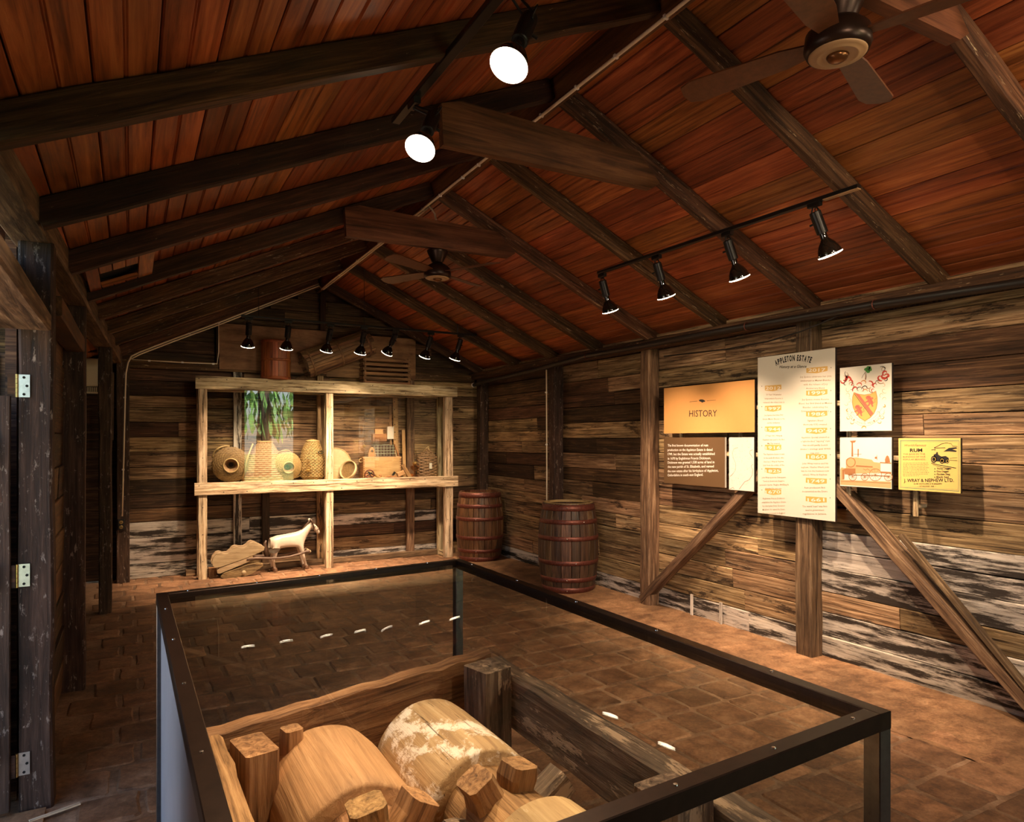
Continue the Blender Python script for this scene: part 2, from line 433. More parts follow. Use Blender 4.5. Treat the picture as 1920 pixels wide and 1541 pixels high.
# ------------------------------------------------------------------ setting: walls
def wall_boards(parent, x, y0, y1, z0, z1, face, rows_h, mat_fn, th=.024, axis='Y', lap=.075, split=.6):
    """horizontal boards between y0 and y1 on a wall; face = +1/-1 direction the boards look"""
    z = z0
    while z < z1 - .03:
        h = min(R.uniform(rows_h * .86, rows_h * 1.14), z1 - z)
        if z1 - (z + h) < .05: h = z1 - z
        cuts = [y0, y1]
        if (y1 - y0) > .9 and R.random() < split: cuts.insert(1, y0 + (y1 - y0) * R.uniform(.25, .75))
        for a, b in zip(cuts, cuts[1:]):
            off = R.uniform(-.004, .006)
            L = b - a - .004; v, f = timber(L, h - .005, th, .0035, 3, .0022)
            tl = lap + R.uniform(-.015, .015)
            xv = Vector((0, 1, 0)) if axis == 'Y' else Vector((1, 0, 0)); fn = Vector((face, 0, 0)) if axis == 'Y' else Vector((0, face, 0))
            hv = Vector((0, 0, math.cos(tl))) + fn * math.sin(tl)        # the top edge leans into the room and makes a ledge
            M = Matrix((xv, hv, xv.cross(hv))).transposed().to_4x4()
            M.translation = (Vector((x, a + .002, z + h / 2)) if axis == 'Y' else Vector((a + .002, x, z + h / 2))) + fn * (off - th / 2)
            mk('plank', v, f, mat_fn((a + b) / 2, z + h / 2), M, parent)
        z += h
# right wall
wr = struct(mk('wall_right', *box(4.40, 4.46, YF, 8.9, 0, 2.62), m_wall_dark))
posts_r = [8.50, 6.62, 5.00, 3.27, 1.30]
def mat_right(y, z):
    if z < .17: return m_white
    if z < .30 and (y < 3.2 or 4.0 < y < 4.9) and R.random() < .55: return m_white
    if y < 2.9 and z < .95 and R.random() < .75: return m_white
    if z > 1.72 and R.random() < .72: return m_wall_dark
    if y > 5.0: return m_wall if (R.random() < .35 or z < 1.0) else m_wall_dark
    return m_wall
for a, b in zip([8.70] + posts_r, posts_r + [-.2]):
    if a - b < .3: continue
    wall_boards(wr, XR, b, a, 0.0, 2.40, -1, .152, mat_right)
for yy in posts_r:
    pm = m_post if yy < 6 else m_post_dark
    wv = .135 if yy < 6 else .12
    beam('post', (XR - .062, yy, -.01), (XR - .062, yy, 2.40), wv, .13, pm, wr, up=(1, 0, 0), ch=.010, seg=8, jit=.005)
beam('wall_plate', (4.20, 8.7, 2.435), (4.20, -.2, 2.435), .10, .09, m_rafter_pale, wr, ch=.008, seg=14, jit=.003)
beam('wall_plate', (4.33, 8.7, 2.50), (4.33, -.2, 2.50), .16, .05, m_wall, wr, ch=.004, seg=6, jit=.002)
beam('brace', at(1208, 1122, x=4.25), at(1440, 880, x=4.25), .07, .10, m_post, wr, up=(1, 0, 0), ch=.006, seg=5, jit=.003)
beam('brace', at(1562, 900, x=4.255), (4.255, 1.76, .03), .07, .125, m_post, wr, up=(1, 0, 0), ch=.006, seg=6, jit=.003)
beam('brace_batten', at(1690, 1003, x=4.21), (4.21, 1.78, .12), .03, .05, m_post, wr, up=(1, 0, 0), ch=.004, seg=3, jit=.001)
for py_, h_ in ((4.50, .17), (4.16, .17)):
    beam('batten', (XR - .012, py_, .01), (XR - .012, py_, .19), .03, .014, m_white, wr, up=(1, 0, 0))

# back wall (gable)
wb = struct(mk('wall_back', [(-2.2, 8.80, 0), (4.5, 8.80, 0), (4.5, 8.80, 2.55), (2.05, 8.80, 3.66), (-.4, 8.80, 2.55), (-2.2, 8.80, 2.45),
                             (-2.2, 8.86, 0), (4.5, 8.86, 0), (4.5, 8.86, 2.55), (2.05, 8.86, 3.66), (-.4, 8.86, 2.55), (-2.2, 8.86, 2.45)],
                [(0, 1, 2, 3, 4, 5), (11, 10, 9, 8, 7, 6), (0, 6, 7, 1), (1, 7, 8, 2), (2, 8, 9, 3), (3, 9, 10, 4), (4, 10, 11, 5), (5, 11, 6, 0)], m_wall_dark))
def mat_back(x, z):
    if z < .62 and x < .62 and R.random() < .85: return m_white
    if z < .55 and x < 3.6 and R.random() < .55: return m_white
    if .62 < x and 1.1 < z < 2.1: return m_wall
    return m_wall_dark if R.random() < .7 else m_wall
wall_boards(wb, YB, -.12, 2.2, 0.0, 2.36, -1, .155, mat_back, axis='X', split=.85)
wall_boards(wb, YB, 2.2, 4.33, 0.0, 2.36, -1, .155, mat_back, axis='X', split=.85)
z = 2.40
while z < 3.42:                      # gable boards shorten towards the ridge
    h = .15; half = (ZR + .05 - z - h * .5) / SL
    if half < .1: break
    half = min(half, 2.25)
    x0, x1 = XC - half, XC + half
    xm = R.uniform(x0 + .3 * half, x1 - .3 * half)
    for a, b in ((x0, xm), (xm, x1)):
        v, f = timber(b - a - .004, h - .005, .024, .0035, 2, .002)
        mk('plank', v, f, m_wall_dark, T((a, YB + .012, z + h / 2)) @ Matrix.Rotation(PI / 2 - .05, 4, 'X'), wb)
    z += h
beam('tie_beam', (-.10, 8.655, 2.40), (4.2, 8.655, 2.40), .07, .10, m_rafter_pale, wb, ch=.005, seg=8, jit=.002)
for px_ in (411, 605, 772):
    p = at(px_, 640, y=8.655); top = ZR - abs(p.x - XC) * SL - .02
    beam('stud', (p.x, 8.66, 2.45), (p.x, 8.66, top), .065, .06, m_rafter, wb, up=(0, 1, 0), ch=.004, seg=2, jit=.001)
for px_, wv, mt in ((445, .09, m_white), (498, .085, m_wall_dark), (600, .08, m_wall), (769, .105, m_post)):
    p = at(px_, 1040, y=8.66)
    beam('stud', (p.x, 8.66, .0), (p.x, 8.66, 2.36), wv, .06, mt, wb, up=(0, 1, 0), ch=.005, seg=5, jit=.002)
beam('sill_board', (.55, 8.64, .035), (3.9, 8.64, .035), .09, .07, m_post, wb, ch=.006, seg=6, jit=.002)
beam('corner_post', (-.073, 8.60, 0), (-.073, 8.60, 2.40), .125, .12, m_post_dark, wb, up=(0, 1, 0), ch=.008, seg=6, jit=.004)

# left wall
wl = struct(mk('wall_left', *box(-.50, -.44, YF, 1.90, 0, 2.62), m_wall_dark))
mk('backing', *box(-.47, -.43, 3.62, 5.02, 0, 2.62), m_wall_dark, I4, wl)
mk('backing', *box(-.52, -.46, 1.90, 3.50, 2.08, 2.31), m_wall_dark, I4, wl)
wall_boards(wl, -.36, 3.63, 5.02, 0.0, 2.40, 1, .205, lambda y, z: m_crate if R.random() < .55 else m_wall_dark, lap=.05, split=.2)
wall_boards(wl, -.43, 1.95, 3.46, 2.10, 2.30, 1, .10, lambda y, z: m_wall_dark, lap=.03, split=.0)
def lpost(x0, x1, y0, y1, mt, z1=2.385):
    return beam('post', ((x0 + x1) / 2, (y0 + y1) / 2, -.01), ((x0 + x1) / 2, (y0 + y1) / 2, z1), x1 - x0, y1 - y0, mt, wl, up=(0, 1, 0), ch=.010, seg=9, jit=.004)
post1 = lpost(-.407, -.288, 3.48, 3.60, m_post_dark)
post2 = lpost(-.385, -.247, 5.02, 5.14, m_post_dark)
post3 = lpost(-.252, -.147, 7.12, 7.24, m_post_dark)
lpost(-.44, -.29, 1.80, 1.90, m_post_dark)
def pl(y): return xl(y) - .005
beam('wall_plate', (pl(-.5) - .075, -.5, 2.445), (pl(8.7) - .065, 8.7, 2.445), .15, .125, m_post, wl, ch=.010, seg=16, jit=.004)
beam('door_lintel', (-.40, 1.85, 2.045), (-.40, 3.47, 2.045), .22, .075, m_post, wl, ch=.008, seg=5, jit=.003)
beam('rail', (-.315, 3.61, 2.14), (-.30, 5.03, 2.14), .10, .09, m_collar, wl, ch=.006, seg=4, jit=.002)
# hinges on the door post
door = struct(empty('door_1', (-.47, 3.44, 0)))
xx = -.428
k = 0
while xx > -1.45:
    wdt = R.uniform(.13, .19); beam('plank', (xx - wdt / 2, 3.455, .03), (xx - wdt / 2, 3.455, 1.73), wdt - .006, .03, m_post_dark, door, up=(0, 1, 0), ch=.003, seg=5, jit=.002); xx -= wdt
for zz in (.30, .99, 1.50): beam('cross_bar', (-.485, 3.425, zz), (-1.4, 3.425, zz), .03, .11, m_crate, door, ch=.004, seg=4, jit=.002)
for (py_, w_, c_) in ((724, .062, .10), (1077, .062, .10), (1428, .062, .10)):
    zz = at(58, py_, y=3.478).z
    hg = empty('hinge', (-.411, 3.474, zz), 0, door)
    mb = MB().add(box(0.004, .044, -.0035, 0, -.047, .047))
    mb.build('hinge_leaf', m_hinge, WORLD[hg], hg)
    mk('hinge_leaf', *box(-.030, -.004, -.020, -.016, -.047, .047), m_rafter, WORLD[hg], hg)
    kn = MB()
    for q in range(5): kn.add(lathe([(.0055, -.048 + q * .0193), (.0055, -.048 + q * .0193 + .018)], 10))
    kn.build('hinge_knuckle', m_brass, WORLD[hg] @ T((0, -.007, 0)), hg)
    hl = MB()
    for (u, q) in ((.024, .035), (.034, 0), (.024, -.035)): hl.add(lathe([(.0055, 0), (.0055, .002)], 10), T((u, -.0035, q)) @ Matrix.Rotation(PI / 2, 4, 'X'))
    hl.build('screw_hole', m_hole, WORLD[hg], hg)
# side room behind the left wall and the porch return
ws = struct(mk('wall_side_room', *box(-2.2, -2.12, 5.0, 8.8, 0, 2.5), m_wall_dark))
mk('partition', *box(-2.2, -.42, 5.06, 5.12, 0, 2.5), m_wall_dark, I4, ws)
mk('lean_to_roof', *box(-2.25, -.20, 3.66, 8.85, 2.53, 2.57), m_wall_dark, I4, ws)
for k in range(3): beam('rafter', (-2.1, 6.0 + k * 1.1, 2.46), (-.3, 6.0 + k * 1.1, 2.49), .05, .09, m_rafter, ws)
wp = struct(mk('wall_porch', *box(-2.2, -.48, 3.70, 3.74, 0, 1.93), m_wall_dark))
wall_boards(wp, 3.68, -2.1, -.50, 0.0, 1.93, -1, .16, lambda y, z: m_crate, axis='X', split=.6)
wf = struct(mk('wall_front', *box(-.5, 2.50, -1.68, -1.6, 0, 2.62), m_wall_dark))
mk('backing', *box(3.70, 4.46, -1.68, -1.6, 0, 2.62), m_wall_dark, I4, wf)
mk('backing', [(-.5, -1.6, 2.62), (2.5, -1.6, 2.62), (2.5, -1.6, 3.35), (XC, -1.6, 3.68), (-.5, -1.6, 2.62)][:4], [(0, 1, 2, 3)], m_wall_dark, I4, wf)
mk('backing', *box(2.5, 3.70, -1.68, -1.6, 2.95, 3.5), m_wall_dark, I4, wf)
mk('backing', *box(3.70, 4.46, -1.68, -1.6, 2.62, 2.9), m_wall_dark, I4, wf)

# ceiling: planks, rafters, ridge, collar beams
OFF = .112                            # rafter depth above the undersides
cs, sn = math.cos(math.atan(SL)), math.sin(math.atan(SL))
def roof_pt(side, s, y, n=0.0):       # s metres down the slope from the ridge line, n metres above the rafter undersides
    return Vector((XC + side * (s * cs + n * sn), y, ZR - s * sn + n * cs))
ceil = struct(MB().add(([roof_pt(-1, -.09, YF - .1, .15), roof_pt(-1, 2.75, YF - .1, .15), roof_pt(-1, 2.75, 8.9, .15), roof_pt(-1, -.09, 8.9, .15),
                         roof_pt(-1, -.09, YF - .1, .19), roof_pt(-1, 2.75, YF - .1, .19), roof_pt(-1, 2.75, 8.9, .19), roof_pt(-1, -.09, 8.9, .19)], box(0, 1, 0, 1, 0, 1)[1]))
              .add(([roof_pt(1, -.07, YF - .1, .15), roof_pt(1, 2.75, YF - .1, .15), roof_pt(1, 2.75, 8.9, .15), roof_pt(1, -.07, 8.9, .15),
                     roof_pt(1, -.07, YF - .1, .19), roof_pt(1, 2.75, YF - .1, .19), roof_pt(1, 2.75, 8.9, .19), roof_pt(1, -.07, 8.9, .19)], box(0, 1, 0, 1, 0, 1)[1]))
              .build('ceiling', m_rafter))
def bead_plank(L, W):
    hw = W / 2
    g = R.uniform(-.004, .004)
    prof = [(-hw, .018), (-hw, .004), (-hw + .004, 0), (-.008 + g, 0), (-.004 + g, .0045), (g, 0.001), (.004 + g, .0045), (.008 + g, 0), (hw - .004, 0), (hw, .004), (hw, .018)]
    n = len(prof); v = [(0, a, b) for a, b in prof] + [(L, a, b) for a, b in prof]
    f = [(k, (k + 1) % n, n + (k + 1) % n, n + k) for k in range(n)] + [tuple(reversed(range(n))), tuple(range(n, 2 * n))]
    return v, f
for side in (-1, 1):
    s = -.05
    while s < 2.62:
        W = R.uniform(.165, .195)
        ys = [-.4]
        yy = -.4 + R.choice([1.9, 2.7, 3.55, 4.4])
        while yy < 7.4: ys.append(yy + .03); yy += R.choice([2.6, 3.45, 4.3])
        ys.append(8.7)
        for a, b in zip(ys, ys[1:]):
            c = roof_pt(side, s + W / 2, a + .001, OFF + R.uniform(0, .003))
            yv = Vector((side * cs, 0, -sn)); zv = Vector((side * sn, 0, cs)); xv = Vector((0, 1, 0))
            if xv.cross(yv).dot(zv) < 0: yv = -yv
            M = Matrix((xv, yv, zv)).transposed().to_4x4(); M.translation = c
            v, f = bead_plank(b - a - .003, W - .005)
            mk('plank', v, f, m_ceil, M, ceil)
        s += W
RY = [.63, 1.48, 2.33, 3.19, 4.06, 4.91, 5.74, 6.60, 7.47, 8.50]
for i, yy in enumerate(RY):
    for side in (-1, 1):
        w_ = R.uniform(.052, .066)
        up = Vector((side * sn, 0, cs))
        p0 = roof_pt(side, .015, yy, OFF / 2); p1 = roof_pt(side, 2.46 if side > 0 else (XC - xl(yy) - .01) / cs, yy, OFF / 2)
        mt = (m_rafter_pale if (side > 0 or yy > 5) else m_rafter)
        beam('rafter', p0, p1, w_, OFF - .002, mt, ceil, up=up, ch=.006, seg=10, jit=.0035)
beam('ridge_beam', (XC, -.4, 3.475), (XC, 8.7, 3.475), .036, .17, m_collar, ceil, ch=.003, seg=16, jit=.002)
for yy in (1.43, 3.13, 4.86):
    y0, y1 = yy, yy + .05; a, b, e, t = 1.34, 2.70, 2.99, 3.215
    cut = .10
    pr = [(1.34, 3.0), (2.66, 3.02), (2.72, 3.06), (2.56, 3.21), (1.44, 3.235), (1.33, 3.20)]
    n = len(pr); v = [(x - 1.34, z - 3.1, 0) for x, z in pr] + [(x - 1.34, z - 3.1, -.05) for x, z in pr]
    f = [tuple(range(n)), tuple(reversed(range(n, 2 * n)))] + [(k + n, (k + 1) % n + n, (k + 1) % n, k) for k in range(n)]
    mk('collar_beam', v, f, m_collar, T((1.34, yy - .035, 3.1)) @ Matrix.Rotation(PI / 2, 4, 'X'), ceil)
# bead boarded hatch with a dark slot on the left slope
hatch = thing('roof_vent', 'beaded board vent panel with a dark slot between the left rafters', 'vent', roof_pt(-1, 2.25, 4.75, .03))
yv = Vector((-cs, 0, -sn)); zv = Vector((-sn, 0, cs))
def hplank(y0, y1, s0, s1, name='board', mt=m_ceil, n=.05, th=.014):
    M = Matrix((Vector((0, 1, 0)), -yv, -zv)).transposed().to_4x4()
    M = Matrix((Vector((0, 1, 0)), yv, Vector((0, 1, 0)).cross(yv))).transposed().to_4x4(); M.translation = roof_pt(-1, (s0 + s1) / 2, y0, n)
    v, f = timber(y1 - y0, s1 - s0 - .004, th, .003); mk(name, v, f, mt, M, hatch)
sl0 = [2.10, 2.17, 2.24, 2.31, 2.38, 2.45]
for a, b in ((4.12, 4.45), (4.76, 4.87)):
    for q in range(3): hplank(a, b, 2.19 + q * .07, 2.19 + (q + 1) * .07)
for s0, s1 in ((2.10, 2.19), (2.40, 2.47)): hplank(4.12, 4.87, s0, s1)
hplank(4.40, 4.80, 2.17, 2.42, 'slot_back', m_hole, .085, .004)
beam('slot_edge', roof_pt(-1, 2.19, 4.755, .045), roof_pt(-1, 2.40, 4.755, .045), .012, .03, m_ceil, hatch, up=zv)

# ------------------------------------------------------------------ garden outside (seen mirrored in the display glass)
lawn = struct(mk('lawn', [(-60, -70, -.14), (60, -70, -.14), (60, 60, -.14), (-60, 60, -.14)], [(0, 1, 2, 3)], m_lawn))
struct(mk('bounce_yard', *box(-14, -2.6, -8, 9, -.20, -.13), m_yard))  # added unseen slab so daylight bounced in at the left door stays neutral
pth = []
for (x, y, w_) in ((3.2, -1.7, 1.0), (3.3, -4, 1.1), (3.7, -7, 1.2), (4.0, -9.5, 2.2), (3.0, -11.5, 2.2), (1.0, -13, 1.6), (-3, -14, 1.4)):
    pth.append((x, y, w_))
v = []; f = []
for i, (x, y, w_) in enumerate(pth):
    d = Vector((pth[min(i + 1, 6)][0] - pth[max(i - 1, 0)][0], pth[min(i + 1, 6)][1] - pth[max(i - 1, 0)][1])).normalized(); n = Vector((-d.y, d.x)) * w_ / 2
    v += [(x + n.x, y + n.y, -.125), (x - n.x, y - n.y, -.125), (x + n.x, y + n.y, -.16), (x - n.x, y - n.y, -.16)]
for i in range(6):
    a = i * 4; f += [(a, a + 1, a + 5, a + 4), (a, a + 4, a + 6, a + 2), (a + 1, a + 3, a + 7, a + 5)]
struct(mk('garden_path', v, f, m_path))
def tree(x, y, h, tr, cr, lab):
    t = thing('tree', lab, 'tree', (x, y, -.14), 0, 'garden trees outside the door')
    MB().add(tube([(x, y, -.14), (x + .1, y, h * .35), (x - .05, y + .1, h * .7), (x, y, h)], [tr * 1.3, tr, tr * .7, tr * .3], 10)).build('trunk', m_bark, I4, t, True)
    mb = MB()
    for k in range(420):
        a = R.uniform(0, 2 * PI); rr = cr * math.sqrt(R.random()); zz = R.uniform(.25, 1.0) * h
        c = Vector((x + rr * math.cos(a), y + rr * math.sin(a), zz)); L = R.uniform(.5, 1.1); w_ = R.uniform(.06, .16)
        d = Vector((math.cos(a) * .35, math.sin(a) * .35, -1)).normalized(); n = Vector((R.uniform(-1, 1), R.uniform(-1, 1), 0)).normalized()
        mb.add(([c - n * w_ * .3, c + d * L * .5 - n * w_, c + d * L, c + d * L * .5 + n * w_], [(0, 1, 2, 3)]))
    mb.build('crown', m_leaf, I4, t)
tree(3.3, -19, 9, .22, 4.0, 'leaning garden tree with drooping leaves straight outside the door')
tree(5.4, -17, 8, .30, 3.2, 'thick trunked garden tree beside the path bend')
tree(-1.5, -22, 9, .25, 4.5, 'garden tree beyond the far end of the path')
tree(9.5, -20, 9, .25, 4.2, 'garden tree at the edge of the lawn')
# ------------------------------------------------------------------ track lights
b_ad = MB().add(timber(.075, .03, .028, .004), T((-.0375, 0, -.014)))
ME = {}
def shared(key, vf, mat, smooth=False):
    if key not in ME:
        me = bpy.data.meshes.new(key); me.from_pydata([tuple(v) for v in vf[0]], [], vf[1]); me.materials.append(mat)
        if smooth: me.polygons.foreach_set('use_smooth', [True] * len(me.polygons))
        me.update(); ME[key] = me
    return ME[key]
shared('adapter', (b_ad.v, b_ad.f), m_black)
shared('yoke', tube([(.0, 0, 0), (.006, 0, -.02), (.020, 0, -.03), (.036, 0, -.045), (.038, 0, -.065), (.030, 0, -.078)], .0035, 8), m_black, True)
shared('socket', lathe([(.004, 0), (.024, 0), (.029, .004), (.029, .118), (.027, .122), (.020, .122)], 24), m_black)
shared('neck', lathe([(.019, .110), (.019, .150), (.021, .156)], 20, False), m_bulb, True)
shared('bulb', lathe([(.021, .152), (.026, .160), (.042, .180), (.054, .205), (.0605, .232), (.0605, .238)], 28, False), m_bulb, True)
shared('rim', ring(.0605, .0024, 32, 8, .2385), m_rimglow, True)
shared('lens', lathe([(.0602, .238), (.0595, .2415), (.052, .2435), (.035, .246), (.015, .247), (.001, .247)], 28, False), m_lamp_glow, True)
shared('knob', lathe([(.006, 0), (.006, .02), (.001, .021)], 10), m_black)
def lamp(A, aim, label, group, watts, size=78, spin=0.0, trackdir=(0, 1, 0), sc=1.05, blend=.75, pivot=None, soft=.045):
    A = Vector(A); t = thing('track_lamp', label, 'lamp', A, 0, group)
    td = Vector(trackdir).normalized(); M0 = Matrix((td, Vector((0, 0, 1)).cross(td), Vector((0, 0, 1)))).transposed().to_4x4(); M0.translation = A
    link('adapter', ME['adapter'], M0, t)
    pv = A + Vector((0, 0, -.052)) if pivot is None else Vector(pivot); aim = Vector(aim).normalized()
    MB().add(tube([A + Vector((0, 0, -.02)), A + Vector((0, 0, -.03)) + td * .012, pv + td * .018, pv + aim * .02 * sc + td * .030], .0042, 8)) \
        .add(tube([A + Vector((0, 0, -.02)), A + Vector((0, 0, -.03)) - td * .012, pv - td * .026, pv + aim * .03 * sc - td * .030], .0042, 8)).build('bracket', m_black, I4, t, True)
    MM = axis_M(pv, aim, spin) @ Matrix.Scale(sc, 4)
    link('socket', ME['socket'], MM, t)
    link('cable_loop', shared('loop', tube([(.025, 0, .03), (.045, 0, .015), (.05, 0, -.005), (.035, 0, -.02), (.012, 0, -.012), (.005, 0, .004)], .0025, 6), m_black, True), MM, t)
    link('knob', ME['knob'], MM @ T((0, -.029, .06)) @ Matrix.Rotation(PI / 2, 4, 'X'), t)
    b = link('bulb', ME['bulb'], MM, t)
    link('neck', ME['neck'], MM, b); link('rim', ME['rim'], MM, b); link('lens', ME['lens'], MM, b)
    ld = bpy.data.lights.new('spot', 'SPOT'); ld.energy = watts; ld.spot_size = math.radians(size); ld.spot_blend = blend; ld.color = WARM; ld.shadow_soft_size = soft
    lo = bpy.data.objects.new('spot', ld); COL.objects.link(lo)
    put(lo, axis_M(pv + aim * .258 * sc, -aim), t)
    return t
# rail in front of the display
YA = 7.40
ta = thing('light_track', 'long black track hung on rods above the display shelf unit', 'track', (2.3, YA, 2.79))
pA0, pA1 = at(452, 592, y=YA), at(886, 628, y=YA)
beam('rail', pA0, pA1, .034, .022, m_black, ta, ch=.003)
beam('end_cap', pA1, pA1 + (pA1 - pA0).normalized() * .05, .04, .03, m_black, ta, ch=.008)
for px_, mt, r_ in ((485, m_black, .003), (683, m_black, .003), (858, m_steel, .007)):
    p = at(px_, 600, y=YA); q = pA0.lerp(pA1, (p.x - pA0.x) / (pA1.x - pA0.x)); top = ZR - abs(q.x - XC) * SL + .10
    MB().add(tube([q, Vector((q.x, q.y, top))], r_, 8)).build('rod', mt, I4, ta, True)
dirA = (pA1 - pA0).normalized()
specA = [(467, (0, .38, -1)), (541, (-.02, .40, -1)), (620, (-.10, .42, -1)), (683, (-.08, .42, -1)), (742, (-.30, .60, -1)), (808, (-.18, .42, -1)), (864, (-.16, .40, -1))]
ordA = ['leftmost', 'second from left', 'third from left', 'middle', 'strongly tilted third from right', 'second from right', 'rightmost']
for (px_, am), nm in zip(specA, ordA):
    p = at(px_, 605, y=YA); q = pA0.lerp(pA1, (p.x - pA0.x) / (pA1.x - pA0.x)) + Vector((0, 0, -.010))
    lamp(q, am, nm + ' black spotlight of the seven above the display unit', 'spotlights above the display unit', A_W, 80, trackdir=dirA)
# rail on the right slope
tb = thing('light_track', 'black track on the right roof slope facing the wall panels', 'track', (3.29, 3.3, 2.86))
pB0, pB1 = Vector((3.235, 4.40, 2.872)), Vector((3.29, 2.22, 2.862))
beam('rail', pB0, pB1, .034, .022, m_black, tb, ch=.003)
beam('end_cap', pB1 + (pB0 - pB1).normalized() * .20 - Vector((0, 0, .012)), pB1 - Vector((0, 0, .012)), .03, .006, m_disc, tb, ch=.001)
specB = [((3.24, 4.36), (.38, .08, -.92), 'far end'), ((3.255, 3.74), (.41, .05, -.92), 'second from far end'), ((3.275, 3.10), (.41, -.02, -.92), 'second from near end'), ((3.285, 2.48), (.42, -.10, -.94), 'near end')]
for (xy, am, nm) in specB:
    lamp((*xy, 2.858), am, nm + ' black spotlight on the right slope track', 'spotlights facing the wall panels', B_W, 74, trackdir=(0, 1, 0), spin=1.2, blend=.9, soft=.018)
# rail on the left slope, two lamps towards the mill
tc_ = thing('light_track', 'black track on the left roof slope carrying two glaring spotlights', 'track', (1.02, 1.9, 2.97))
beam('rail', (1.025, 2.90, 2.962), (1.01, -1.2, 2.962), .038, .024, m_black, tc_, ch=.003)
lamp((1.015, 1.83, 2.95), (-.114, -.051, -.227), 'glaring spotlight nearest the viewer on the left slope track', 'spotlights on the left slope', C_W, 84, spin=.5, sc=.95, pivot=(1.094, 1.85, 2.875))
lamp((1.02, 2.66, 2.95), (-.112, -.10, -.225), 'glaring spotlight at the far end of the left slope track', 'spotlights on the left slope', C_W, 84, spin=.5, sc=.97, pivot=(1.10, 2.64, 2.90))
lamp((1.012, -.55, 2.95), (.65, .5, -.60), 'added fill spotlight on the left slope track behind the viewer', 'spotlights on the left slope', D_W * .3, 150, spin=.5)  # fill lamp added out of view to brighten the room
td = thing('light_track', 'added short black track for unseen fill spotlights on the right roof slope', 'track', (2.72, .4, 3.125))  # track and its two lamps added out of view as fill for the floor
beam('rail', (2.72, 1.25, 3.125), (2.72, -.6, 3.125), .034, .022, m_black, td, ch=.003)
lamp((2.72, .80, 3.113), (.10, 1.0, -.78), 'added fill spotlight on the short right slope track aimed at the floor', 'added fill spotlights on the short right track', D_W, 72, trackdir=(0, 1, 0), spin=1.2)
lamp((2.72, -.2, 3.113), (.12, 1.0, -.70), 'added fill spotlight at the near end of the short right slope track', 'added fill spotlights on the short right track', D_W * .4, 110, trackdir=(0, 1, 0), spin=1.2)

# ------------------------------------------------------------------ ceiling fans
def fan(x, y, zt, zd, rot, label):
    t = thing('ceiling_fan', label, 'fan', (x, y, zt), 0, 'ceiling fans')
    mk('canopy', *lathe([(.078, 0), (.080, -.006), (.076, -.018), (.045, -.085), (.040, -.092), (.012, -.092)], 28), m_fanmetal, T((x, y, zt)), t, True)
    mk('down_rod', *lathe([(.011, zd + .13 - zt), (.011, -.08)], 12), m_fanmetal, T((x, y, zt)), t, True)
    mk('motor_housing', *lathe([(.012, .165), (.030, .150), (.040, .120), (.075, .100), (.100, .075), (.105, .030), (.095, .006), (.01, .004)], 28), m_fanmetal, T((x, y, zd)), t, True)
    p = mk('face_plate', *lathe([(.012, .002), (.040, -.002), (.058, -.002), (.060, -.004), (.066, -.004), (.068, -.001), (.080, -.001), (.088, .002), (.092, .008)][::-1], 36), m_disc, T((x, y, zd)), t, True)
    mk('plate_cap', *lathe([(.001, -.022), (.018, -.020), (.030, -.012), (.036, 0)], 24), m_bronze, T((x, y, zd)), p, True)
    for k in range(4):
        M = T((x, y, zd + .05)) @ Matrix.Rotation(rot + k * PI / 2, 4, 'Z') @ Matrix.Rotation(.20, 4, 'X')
        pr = [(.09, -.03), (.18, -.048), (.50, -.062), (.545, -.045), (.555, 0), (.545, .045), (.50, .062), (.18, .048), (.09, .03)]
        n = len(pr); v = [(a, b, .003) for a, b in pr] + [(a, b, -.003) for a, b in pr]
        f = [tuple(range(n)), tuple(reversed(range(n, 2 * n)))] + [(k2 + n, (k2 + 1) % n + n, (k2 + 1) % n, k2) for k2 in range(n)]
        mk('blade', v, f, m_blackwood, M, t)
    return t
fan(2.055, 4.865, 3.00, 2.785, .5, 'small dark ceiling fan under the far collar beam')
fan(2.05, 1.46, 3.00, 2.825, .35, 'ceiling fan with a pale face plate nearest the viewer')

# ------------------------------------------------------------------ conduits and pipes
cz = 3.386
def cord(name, label, pts, r, mat, clips=(), cat='conduit', n=8):
    t = thing(name, label, cat, pts[0])
    MB().add(tube(pts, r, n)).build('tube', mat, I4, t, True)
    for c in clips: MB().add(box(-.012, .012, -.007, .007, -.010, .007)).build('clip', m_clip, T(c), t)
    return t
gy = 8.44
def gpt(px, py): return at(px, py, y=gy)
ridge_pts = [Vector((XC - .022, y, cz + .004 * math.sin(y * 5))) for y in (.6, 1.5, 2.4, 3.3, 4.1, 5.0, 6.0, 7.0, 8.0, 8.40)]
gab = [gpt(598, 532), gpt(500, 570), gpt(412, 604), gpt(330, 634), gpt(262, 660), gpt(246, 668), gpt(240, 680), gpt(236, 700), gpt(234, 760), gpt(232, 850), gpt(229, 968)]
cord('conduit', 'long pale conduit clipped along the ridge and down the far gable to the outlet', ridge_pts + gab, .0085, m_cable,
     [Vector((XC - .022, y, cz)) for y in (1.9, 2.27, 2.62, 2.95, 3.30, 3.5, 4.1, 4.35, 4.75, 5.1, 5.6, 6.2, 6.9, 7.6)] + [gpt(410, 605), gpt(355, 625), gpt(234, 745), gpt(231, 880)])
ridge2 = [Vector((XC + .002, y, cz - .004)) for y in (5.05, 6.0, 7.0, 8.0, 8.40)]
gab2 = [p + Vector((0, -.004, -.026)) for p in gab[:5]] + [gpt(244, 672) + Vector((.0, 0, -.01))]
cord('conduit', 'second pale conduit beside the first from the far fan along the gable', ridge2 + gab2, .0075, m_cable)
